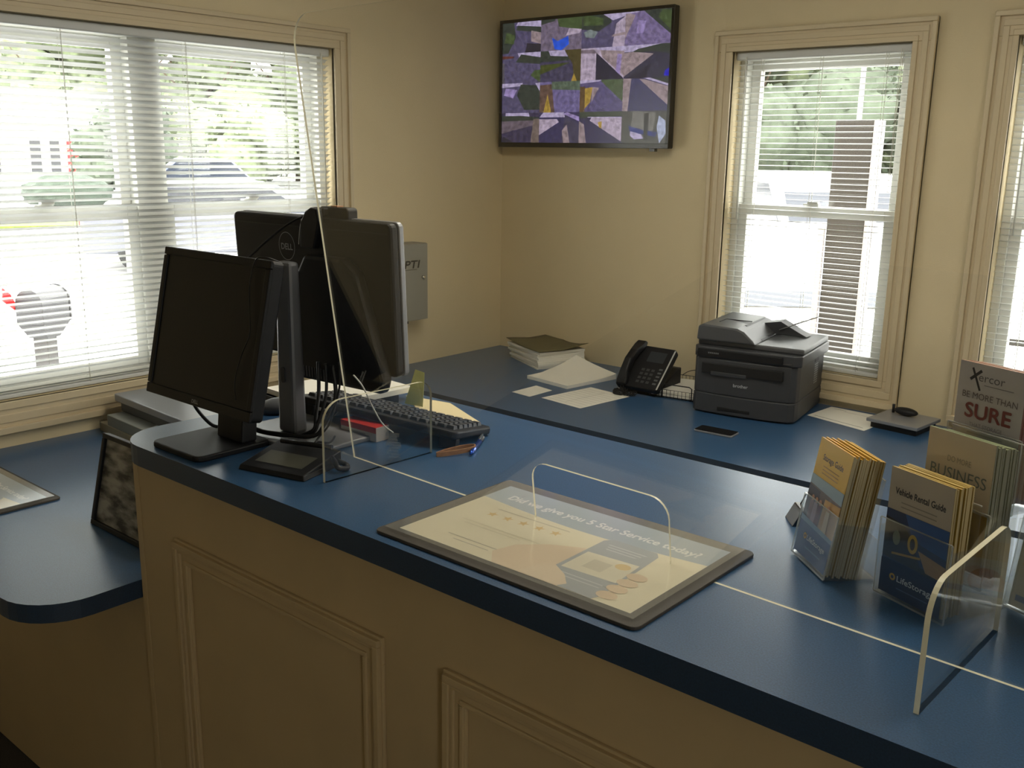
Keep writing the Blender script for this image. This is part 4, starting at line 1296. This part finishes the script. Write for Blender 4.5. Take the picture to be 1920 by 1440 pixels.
# desk phone
def make_phone():
    t = thing('desk_phone', 'black desk telephone with handset and coiled cord left of the printer', 'telephone', (1.02, -0.26, ZR), R(2))
    mb = MB()
    mb.prism([(-0.10, 0), (0.10, 0), (0.10, 0.085), (0.075, 0.085)], -0.075, 0.085, 'x')
    mb.build('stand', BLACK, t, 0.004)
    Mf = Matrix.Translation((0, -0.105, 0.012)) @ Matrix.Rotation(R(44), 4, 'X')
    f_ = MB(); f_.M = Mf
    f_.prism(rrect(-0.085, 0.105, 0, 0.20, 0.012), -0.0, 0.026, 'z')
    f_.build('body', BLACK, t, 0.004)
    A = Art('xy', base=0.0275); A.mb.M = Mf
    A.rect(0.0, 0.125, 0.075, 0.175, (48, 52, 58))
    A.rect(0.098, 0.004, 0.104, 0.192, (190, 190, 186))
    for r_ in range(4):
        for c in range(3): A.rect(-0.002+c*0.022, 0.024+r_*0.019, 0.012+c*0.022, 0.035+r_*0.019, (66, 66, 68), False)
    for r_ in range(5): A.rect(0.072, 0.024+r_*0.017, 0.088, 0.032+r_*0.017, (96, 98, 100), False)
    A.build('keypad', t)
    h = MB(); h.M = Mf
    prof = [(0.0, 0.030), (0.02, 0.036), (0.05, 0.052), (0.10, 0.062), (0.15, 0.052), (0.19, 0.036), (0.215, 0.028)]
    hv = []
    for i, (yy, zz) in enumerate(prof):
        wd = (0.024, 0.027, 0.020, 0.018, 0.020, 0.027, 0.024)[i]
        lo = (0.026, 0.026, 0.036, 0.044, 0.036, 0.026, 0.026)[i]
        hv += [(-0.055-wd, yy, lo), (-0.055+wd, yy, lo), (-0.055+wd*0.8, yy, zz+0.010), (-0.055-wd*0.8, yy, zz+0.010)]
    fs = []
    for i in range(len(prof)-1):
        for k in range(4):
            l = (k+1) % 4
            fs.append((i*4+k, (i+1)*4+k, (i+1)*4+l, i*4+l))
    fs.append((0, 1, 2, 3)); q = (len(prof)-1)*4; fs.append((q+3, q+2, q+1, q))
    h.add(hv, fs)
    h.build('handset', BLACK, t, 0.005)
    cpts = []
    path = catmull([(-0.055, -0.11, 0.035), (-0.045, -0.135, 0.016), (-0.02, -0.15, 0.012), (0.02, -0.14, 0.012), (0.0, -0.165, 0.012), (-0.04, -0.17, 0.012), (-0.065, -0.15, 0.012), (-0.03, -0.125, 0.018)], 26)
    for i, p in enumerate(path):
        a = i*0.9
        cpts.append((p.x+0.007*math.cos(a), p.y+0.007*math.sin(a)*0.6, p.z+0.0065*math.sin(a)))
    MB().tube(cpts, 0.0019, 5).build('coiled_cord', CABLE, t)
    return t
make_phone()
tag(MB().prism(rrect(0.955, 1.005, -0.435, -0.385, 0.02), ZR+0.0012, ZR+0.016, 'z').build('phone_puck', BLACK, None, 0.004), 'small round black puck on the form sheet by the telephone cord', 'puck')

# wire tray with papers
t = thing('wire_tray', 'black wire mesh letter tray between telephone and printer', 'letter tray', (1.165, -0.20, ZR), R(9))
mb = MB()
x0, x1, y0, y1, hh = -0.115, 0.15, -0.14, 0.14, 0.034
for z_ in (0.003, hh): mb.tube([(x0, y0, z_), (x1, y0, z_), (x1, y1, z_), (x0, y1, z_)], 0.0018, 6, closed=True)
mb.tube([(x0, y0, 0.018), (x1, y0, 0.018), (x1, y1, 0.018), (x0, y1, 0.018)], 0.001, 5, closed=True)
for k in range(18):
    x = x0+(x1-x0)*k/17
    for y in (y0, y1): mb.tube([(x, y, 0.003), (x, y, hh)], 0.001, 5)
    mb.tube([(x, y0, 0.003), (x, y1, 0.003)], 0.001, 5)
for k in range(12):
    y = y0+(y1-y0)*k/11
    for x in (x0, x1): mb.tube([(x, y, 0.003), (x, y, hh)], 0.001, 5)
mb.build('basket', CABLE, t)
MB().tube([(x0+0.06, y0-0.002, 0.004), (x0+0.06, y0-0.002, 0.050), (x0+0.07, y0-0.002, 0.056), (x0+0.17, y0-0.002, 0.056), (x0+0.18, y0-0.002, 0.050), (x0+0.18, y0-0.002, 0.004)], 0.0022, 6).build('front_handle', CABLE, t)
MB().tube(catmull([(x0+0.03, y1, hh), (x0+0.08, y1, 0.06), (x0+0.2, y1, 0.065), (x1, y1, hh)]), 0.0016, 6).build('back_loop', CABLE, t)
for k in range(3):
    mb = MB(); mb.M = Matrix.Translation((1.165+0.01*k, -0.20+0.006*k, ZR+0.0055+0.006*k)) @ Matrix.Rotation(R(9+3*k), 4, 'Z')
    mb.box(-0.105, 0.125, -0.130, 0.125, 0, 0.005)
    tag(mb.build('paper_sheaf', PAPER), 'white paper lying in the black wire tray beside the printer', 'papers', 'papers in the wire tray')

# printer
def make_printer():
    t = thing('laser_printer', 'dark grey all-in-one laser printer with document feeder under the narrow window', 'printer', (1.313, -0.434, ZR), R(9.5))
    Wd, Dp, H1 = 0.372, 0.368, 0.232
    mb = MB()
    # body tapers in slightly at the bottom, front bows forward
    outline = [(0.012, 0), (0.09, -0.010), (Wd/2, -0.014), (Wd-0.09, -0.010), (Wd-0.022, 0.0), (Wd-0.004, 0.016), (Wd, 0.05), (Wd, Dp), (0, Dp), (0, 0.014)]
    mb.prism(outline, 0.006, 0.075, 'z')
    mb.build('paper_cassette', CHAR, t, 0.004)
    mb = MB()
    o2 = [(x, y+(0.003 if y < 0.02 else 0)) for x, y in outline]
    mb.prism(o2, 0.0755, H1-0.028, 'z')
    mb.build('body', CHAR, t, 0.004)
    MB().box(0.04, Wd-0.05, 0.02, 0.3, 0.0, 0.006).build('feet', BLACK, t)
    # paper exit slot
    MB().box(0.035, Wd-0.045, -0.0155, 0.02, 0.152, 0.188).build('paper_slot', mat('slot_black', (12, 12, 13), 0.6), t, 0.002)
    MB().box(0.07, 0.20, -0.017, 0.004, 0.146, 0.160).build('exit_flap', CHAR, t, 0.002)
    MB().box(0.10, 0.22, -0.0145, 0.0, 0.018, 0.032).build('cassette_grip', BLACK, t, 0.003)
    # scanner deck
    mb = MB()
    mb.prism([(-0.004, 0.018), (0.014, -0.002), (Wd/2, -0.008), (Wd-0.014, -0.002), (Wd+0.012, 0.012), (Wd+0.014, Dp+0.005), (-0.004, Dp+0.005)], H1-0.0275, H1+0.012, 'z')
    mb.build('scanner_deck', CHAR, t, 0.004)
    mb = MB()
    mb.add([(0.006, -0.004, H1-0.020), (Wd-0.02, -0.0065, H1-0.020), (Wd-0.02, 0.02, H1+0.0125), (0.006, 0.02, H1+0.0125)], [(0, 1, 2, 3)])
    mb.prism([(0.014, -0.010), (Wd-0.05, -0.012), (Wd-0.05, -0.002), (0.014, -0.002)], H1-0.022, H1+0.004, 'z')
    mb.build('control_panel', BLACK, t, 0.002)
    # lid and document feeder
    mb = MB()
    mb.box(0.0, Wd+0.010, 0.03, Dp+0.004, H1+0.0125, H1+0.032)
    mb.build('scanner_lid', CHAR_L, t, 0.005)
    mb = MB()
    sec = [(0.0, H1+0.032), (0.215, H1+0.032), (0.205, H1+0.045), (0.17, H1+0.075), (0.145, H1+0.084), (0.02, H1+0.090), (0.004, H1+0.082)]
    mb.prism(sec, 0.010, Dp-0.02, 'y')
    mb.build('document_feeder', CHAR_L, t, 0.006)
    mb = MB()
    mb.prism([(0.16, H1+0.072), (0.205, H1+0.036), (0.33, H1+0.036), (0.30, H1+0.05), (0.23, H1+0.085)][::1], Dp-0.11, Dp-0.04, 'y')
    mb.prism([(0.14, H1+0.0835), (0.21, H1+0.036), (0.215, H1+0.036), (0.150, H1+0.0845)], 0.10, Dp-0.05, 'y')
    mb.build('feeder_tray', CHAR, t, 0.003)
    MB().box(0.05, 0.15, 0.17, 0.175, H1+0.0865, H1+0.0895).box(0.05, 0.055, 0.10, 0.175, H1+0.0865, H1+0.090).build('feeder_seam', BLACK, t)
    wr = MB()
    wr.tube([(0.23, Dp-0.12, H1+0.055), (0.30, Dp-0.10, H1+0.085), (0.36, Dp-0.09, H1+0.112)], 0.002, 6)
    wr.tube([(0.23, Dp-0.06, H1+0.055), (0.30, Dp-0.06, H1+0.085), (0.36, Dp-0.09, H1+0.112)], 0.002, 6)
    wr.build('paper_support', SILVER, t)
    vt = MB()
    for k in range(9): vt.box(Wd+0.0002, Wd+0.0012, 0.235, 0.285, 0.105+k*0.0085, 0.109+k*0.0085)
    vt.build('side_vent', SILVER, t)
    MB().box(Wd+0.0001, Wd+0.0010, 0.235, 0.29, 0.185, 0.198).build('side_recess', BLACK, t)
    A = Art('xz', base=0.0145)
    A.text('brother', Wd/2-0.005, 0.112, 0.017, (190, 194, 198), center=True, bold=0.0003)
    A.h = 0.0125
    for k in range(6): A.rect(0.055+k*0.0068, 0.222, 0.0602+k*0.0068, 0.2275, (120, 122, 126), k == 0)
    A.build('lettering', t)
    return t
make_printer()

t = thing('smartphone', 'black smartphone lying face up on the back counter in front of the printer', 'smartphone')
a, b, c, d = (1.462, -0.597), (0, 0), (0, 0), (0, 0)
t.matrix_world = Matrix.Translation((1.526, -0.632, ZR)) @ Matrix.Rotation(R(4), 4, 'Z')
MB().prism(rrect(-0.069, 0.069, -0.034, 0.034, 0.009), 0.0003, 0.0075, 'z').build('case', SILVER, t, 0.002)
MB().prism(rrect(-0.067, 0.067, -0.032, 0.032, 0.008), 0.0076, 0.0084, 'z').build('screen', BLACK_G, t)

t = thing('flat_drive', 'flat silver box on black feet carrying a black puck, right of the window', 'office machine', (1.965, -0.115, ZR), R(-6))
MB().box(-0.075, 0.085, -0.085, 0.07, 0.0, 0.022).build('underside', BLACK, t, 0.002)
MB().box(-0.085, 0.095, -0.10, 0.085, 0.0221, 0.034).build('top_plate', SILVER, t, 0.002)
t = thing('wireless_puck', 'black oval wireless puck with a short antenna on the silver box', 'router', (1.963, -0.085, ZR+0.0345), R(-10))
mb = MB()
mb.blob((0, 0, 0.014), (0.043, 0.022, 0.014), 3)
mb.build('body', BLACK, t)
MB().tube([(-0.050, 0.006, 0.0), (-0.051, 0.006, 0.030)], 0.005, 8).build('antenna', BLACK, t)

# ================================================================= OUTSIDE
CAMP = Vector((3.0431993, -3.4835894, 1.6689254))
ASPH = mat('pale_asphalt', (176, 176, 176), 0.9, noise_amt=0.12, noise_scale=6, bump=0.3, bump_scale=40)
GRASS = mat('grass_blades', (92, 104, 36), 0.9, noise_amt=0.25, noise_scale=8)
LEAF = mat('leaf_green', (104, 114, 86), 0.8, noise_amt=0.35, noise_scale=2.5)
LEAF_D = mat('leaf_dark', (72, 82, 66), 0.8, noise_amt=0.3, noise_scale=3)
BARK = mat('tree_bark', (86, 74, 62), 0.9, noise_amt=0.3, noise_scale=10)
CARW = mat('white_car_paint', (232, 232, 230), 0.25, coat=0.7)
CARS = mat('silver_car_paint', (84, 86, 96), 0.28, metal=0.0, coat=0.6)
CARG = mat('car_glass', (34, 40, 52), 0.08)
TYRE = mat('tyre_rubber', (22, 22, 22), 0.8)
RED = mat('red_enamel', (190, 30, 34), 0.4)
GZ = -0.30
def at(az, dist, z=0.0):
    return Vector((CAMP.x+dist*math.cos(R(az)), CAMP.y+dist*math.sin(R(az)), z))
mb = MB()
mb.box(-120, -T, -60, 90, GZ-0.2, GZ)
mb.box(-T, 60, T, 90, GZ-0.2, GZ)
g = mb.build('outdoor_ground', ASPH)
g['kind'] = 'structure'
p = [at(162, 26.5), at(153.4, 26.5), at(153.4, 32.8), at(162, 32.8)]
mb = MB(); mb.prism([(v.x, v.y) for v in reversed(p)], GZ, GZ+0.06, 'z')
g = mb.build('lawn_strip', GRASS); tag(g, 'strip of bright mown lawn beyond the road seen through the left blind', 'lawn', kind='stuff')

def make_mailbox():
    c = at(156.45, 6.1, 0)
    t = thing('mailbox', 'dark rounded mailbox on a post outside the left window', 'mailbox', (c.x, c.y, GZ), R(30))
    MB().box(-0.045, 0.045, -0.045, 0.045, 0, 0.98).build('post', mat('dark_post', (44, 42, 42), 0.6), t, 0.004)
    MB().box(-0.048, -0.0452, -0.04, 0.0, 0.42, 0.60).build('red_reflector', RED, t)
    mb = MB()
    pr = [(-0.085, 0.985), (0.085, 0.985), (0.085, 1.10)] + arc(0, 1.10, 0.085, 0, 180, 10)[1:]
    mb.prism(pr, -0.115, 0.125, 'y')
    mk_ = mat('mailbox_black', (40, 40, 44), 0.45)
    mb.build('box_shell', mk_, t, 0.003)
    MB().prism([(-0.09, 0.98), (0.09, 0.98), (0.09, 1.10)] + arc(0, 1.10, 0.09, 0, 180, 10)[1:], 0.125, 0.138, 'y').build('box_door', mk_, t, 0.002)
    MB().box(-0.06, 0.06, -0.055, 0.055, 0.90, 0.985, taper=(-0.08, 0.08, -0.115, 0.14)).build('mount_bracket', mk_, t)
    MB().prism([(-0.10, 1.06), (-0.08, 1.07), (-0.135, 1.16), (-0.19, 1.20), (-0.20, 1.13)], -0.098, -0.090, 'x').build('flag', RED, t)
make_mailbox()

def tree(name, label, az, dist, hgt, rad, m=LEAF, group=None, seed=0, trunk=0.30):
    rnd = random.Random(seed)
    c = at(az, dist, GZ)
    t = thing(name, label, 'tree', c, 0, group)
    tr = MB()
    tr.tube([(0, 0, 0), (0.05, 0.03, hgt*0.35), (-0.04, 0.0, hgt*0.75)], trunk, 9, taper=[trunk, trunk*0.75, trunk*0.25])
    for k in range(5):
        a = rnd.uniform(0, 2*PI)
        z0 = hgt*rnd.uniform(0.3, 0.5)
        tr.tube([(0, 0, z0), (math.cos(a)*rad*0.3, math.sin(a)*rad*0.3, z0+hgt*0.15), (math.cos(a)*rad*0.6, math.sin(a)*rad*0.6, z0+hgt*0.28)], trunk*0.35, 6, taper=[trunk*0.4, trunk*0.25, trunk*0.08])
    tr.build('trunk', BARK, t)
    cr = MB()
    cen = []
    for k in range(11):
        a = rnd.uniform(0, 2*PI); q = rnd.uniform(0, 0.62)*rad
        zc = hgt*rnd.uniform(0.16, 0.82)
        r_ = rad*rnd.uniform(0.30, 0.48)
        cr.blob((q*math.cos(a), q*math.sin(a), zc), (r_, r_, r_*0.85), 3, 0.35, 2.6, seed+k)
        cen.append((q*math.cos(a), q*math.sin(a), zc, r_))
    vv = []; fs = []
    for k in range(1500):
        x, y, z, r_ = cen[k % len(cen)]
        th, ph = rnd.uniform(0, 2*PI), math.acos(rnd.uniform(-1, 1))
        rr = r_*rnd.uniform(0.9, 1.22)
        px, py, pz = x+rr*math.sin(ph)*math.cos(th), y+rr*math.sin(ph)*math.sin(th), z+rr*0.85*math.cos(ph)
        s_ = rnd.uniform(0.07, 0.16)*max(1, rad/3)
        a = Vector((rnd.uniform(-1, 1), rnd.uniform(-1, 1), rnd.uniform(-1, 1))).normalized()*s_
        b = a.orthogonal().normalized()*s_*0.6
        P = Vector((px, py, pz))
        n = len(vv)
        vv += [tuple(P-a), tuple(P+b), tuple(P+a), tuple(P-b)]
        fs.append((n, n+1, n+2, n+3))
    cr.add(vv, fs)
    cr.build('crown', m, t)
    return t
GL = 'trees beyond the road behind the left blind'
for k, (az, d, h, r_) in enumerate(((155.0, 72, 10.5, 5.5), (151.6, 70, 12, 5.5), (147.3, 63, 11, 5.0), (142.6, 64, 12, 5.2), (138.0, 63, 10.5, 5.0), (149.5, 56, 4.5, 3.0), (144.9, 55, 4.2, 3.0), (140.6, 55, 4.0, 2.8))):
    tree('leafy_tree', 'pale green leafy tree beyond the road, seen hazily through the left blind', az, d, h, r_, LEAF, GL, seed=10+k)
GR = 'trees beyond the lot behind the printer window'
for k, (az, d, h, r_) in enumerate(((117.5, 42, 8.0, 4.4), (114.9, 44, 7.9, 4.4), (112.4, 42, 7.0, 4.0), (109.6, 44, 5.2, 3.0), (106.8, 43, 6.5, 3.8), (104.0, 42, 7.5, 4), (120.5, 44, 8, 4.5))):
    tree('leafy_tree', 'green tree beyond the parked van, seen through the printer window blind', az, d, h, r_, LEAF if k % 2 else LEAF_D, GR, seed=40+k)

# clipped bush
c = at(154.7, 34.5, GZ)
mb = MB()
mb.blob((0, 0, 0.50), (1.32, 1.32, 0.58), 4, 0.12, 6, 3)
o = mb.build('clipped_bush', mat('bush_green', (50, 62, 50), 0.9, noise_amt=0.3, noise_scale=3), None, 0, c)
tag(o, 'dark round clipped bush on the far side of the road', 'bush')

# white house
c = at(155.95, 56, GZ)
t = thing('white_house', 'long low white house across the road with red door and dark windows', 'house', c, R(155.95-90-8))
HW = mat('white_siding', (226, 222, 220), 0.8)
MB().box(-9, 3.6, 0.0, 5, 0, 2.75).build('wall', HW, t)
mb = MB(); mb.prism([(-0.7, 2.7), (5.7, 2.7), (2.5, 4.7)], -9.5, 4.1, 'x')
mb.build('roof', mat('grey_shingle', (170, 166, 176), 0.9, noise_amt=0.1, noise_scale=2), t)
for (x, wd) in ((-0.1, 0.5), (0.8, 0.45), (-2.0, 0.5)):
    f_ = MB().box(x-wd/2, x+wd/2, -0.05, 0.02, 0.45, 2.2).build('window', mat('dark_pane', (44, 46, 50), 0.15), t)
MB().box(1.35, 1.95, -0.05, 0.02, 0.2, 2.25).build('door', RED, t)
tree('dark_tree', 'dark evergreen standing just right of the white house', 151.9, 50, 4.0, 2.5, LEAF_D, None, seed=77)

def car(name, label, az, dist, rot, body, L=4.4, W_=1.8, H=1.45, kind='car', van=False):
    c = at(az, dist, GZ)
    t = thing(name, label, kind, c, R(rot))
    if van:
        side = [(-L/2, 0.35), (L/2, 0.35), (L/2+0.02, 0.95), (L/2-0.55, 1.12), (L/2-1.25, H-0.05), (L/2-1.5, H), (-L/2+0.08, H), (-L/2, H-0.15)]
        glass = [(L/2-0.66, 1.16), (L/2-1.28, H-0.12), (L/2-2.2, H-0.12), (L/2-2.2, 1.16)]
    else:
        side = [(-L/2, 0.30), (L/2, 0.30), (L/2, 0.70), (L/2-0.9, 0.90), (L/2-1.6, H-0.02), (L/2-2.0, H), (-L/2+1.2, H), (-L/2+0.45, 0.98), (-L/2, 0.92)]
        glass = [(L/2-1.0, 0.94), (L/2-1.62, H-0.08), (-L/2+1.28, H-0.08), (-L/2+0.62, 0.98)]
    MB().prism(side, -W_/2, W_/2, 'y').build('body', body, t, 0.06)
    g_ = MB()
    for y0, y1 in ((-W_/2-0.006, -W_/2+0.01), (W_/2-0.01, W_/2+0.006)): g_.prism(glass, y0, y1, 'y')
    g_.build('side_windows', CARG, t)
    if van:
        mb = MB()
        x0, z0, x1, z1 = L/2-0.62, 1.17, L/2-1.20, H-0.12
        mb.add([(x0+0.03, -W_/2+0.12, z0), (x0+0.03, W_/2-0.12, z0), (x1+0.03, W_/2-0.16, z1), (x1+0.03, -W_/2+0.16, z1)], [(0, 1, 2, 3)])
        mb.build('windscreen', CARG, t)
        MB().box(L/2-0.02, L/2+0.10, -W_/2+0.02, W_/2-0.02, 0.30, 0.52).build('bumper', mat('dark_bumper', (70, 70, 72), 0.5), t, 0.03)
        MB().box(L/2, L/2+0.04, -0.5, 0.5, 0.62, 0.82).build('grille', mat('dark_bumper', (70, 70, 72), 0.5), t, 0.01)
    else:
        mb = MB()
        for s_ in (1, -1):
            xa, xb = (L/2-0.98, L/2-1.58) if s_ > 0 else (-L/2+0.60, -L/2+1.22)
            mb.add([(xa+0.02*s_, -W_/2+0.12, 0.95), (xa+0.02*s_, W_/2-0.12, 0.95), (xb+0.02*s_, W_/2-0.16, H-0.08), (xb+0.02*s_, -W_/2+0.16, H-0.08)], [(0, 1, 2, 3)])
        mb.build('windscreen', CARG, t)
        MB().box(-L/2-0.02, -L/2+0.02, -W_/2+0.1, -W_/2+0.45, 0.72, 0.86).build('tail_light', RED, t)
    for sx in (-1, 1):
        for sy in (-1, 1):
            wl = MB(); wl.M = Matrix.Translation((sx*(L/2-0.85), sy*(W_/2-0.10), 0.33)) @ Matrix.Rotation(R(90), 4, 'X')
            wl.lathe([(0.18, -0.10), (0.33, -0.09), (0.33, 0.09), (0.18, 0.10)], 20)
            wl.build('wheel', TYRE, t)
    return t
car('silver_car', 'silver grey car driving past on the road outside the left window', 146.6, 17.5, 58, CARS, 4.5, 1.8, 1.42)
car('blue_grey_car', 'pale blue-grey car parked beyond the road left of the trees', 147.5, 36, 60, mat('blue_grey_paint', (96, 104, 132), 0.3), 4.6, 1.8, 1.6)
car('white_van', 'white van parked outside the window behind the printer', 113.6, 15.2, -50, CARW, 5.2, 2.0, 1.74, 'van', True)
car('white_car', 'white car nosed in below the van outside the printer window', 115.6, 8.2, -50, CARW, 4.3, 1.75, 1.30)

# square steel column just outside
c = at(111.3, 5.25, GZ)
t = thing('steel_column', 'tall square grey-brown column standing outside the printer window', 'column', (c.x, c.y, GZ), R(8))
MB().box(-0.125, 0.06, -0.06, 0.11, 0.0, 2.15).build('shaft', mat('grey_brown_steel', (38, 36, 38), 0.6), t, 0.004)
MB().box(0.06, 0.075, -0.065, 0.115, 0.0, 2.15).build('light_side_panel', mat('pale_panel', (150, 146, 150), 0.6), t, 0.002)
MB().box(-0.16, -0.13, -0.08, -0.05, 0.0, 1.62).build('conduit', mat('pale_panel', (150, 146, 150)), t, 0.002)

# iron fence
t = thing('iron_fence', 'black iron picket fence outside to the right of the square column', 'fence', (1.45, 2.15, GZ), R(6))
IRON = mat('black_iron', (34, 34, 36), 0.5)
for k in range(3):
    MB().box(k*1.1-0.03, k*1.1+0.03, -0.03, 0.03, 0, 1.75).build('post', IRON, t, 0.003)
mb = MB()
for z_ in (0.15, 1.0, 1.58): mb.box(-0.03, 2.2, -0.015, 0.015, z_, z_+0.035)
for k in range(20):
    x = 0.055+k*0.11
    mb.box(x-0.008, x+0.008, -0.008, 0.008, 0.08, 1.66)
mb.build('pickets', IRON, t)
# utility pole with wire
c = at(111.6, 36, GZ)
t = thing('utility_pole', 'pale utility pole rising among the trees outside the printer window', 'pole', c)
MB().tube([(0, 0, 0), (0, 0, 7.6)], 0.16, 10, taper=[0.10, 0.07]).build('mast', mat('pale_panel', (150, 146, 150)), t)
MB().box(-0.9, 0.9, -0.06, 0.06, 7.0, 7.12).build('cross_arm', BARK, t)
MB().tube([(-16, 0, 7.9), (-8, 0, 7.35), (0, 0, 7.1), (6, 0, 6.9)], 0.035, 5).build('overhead_wire', CABLE, t)
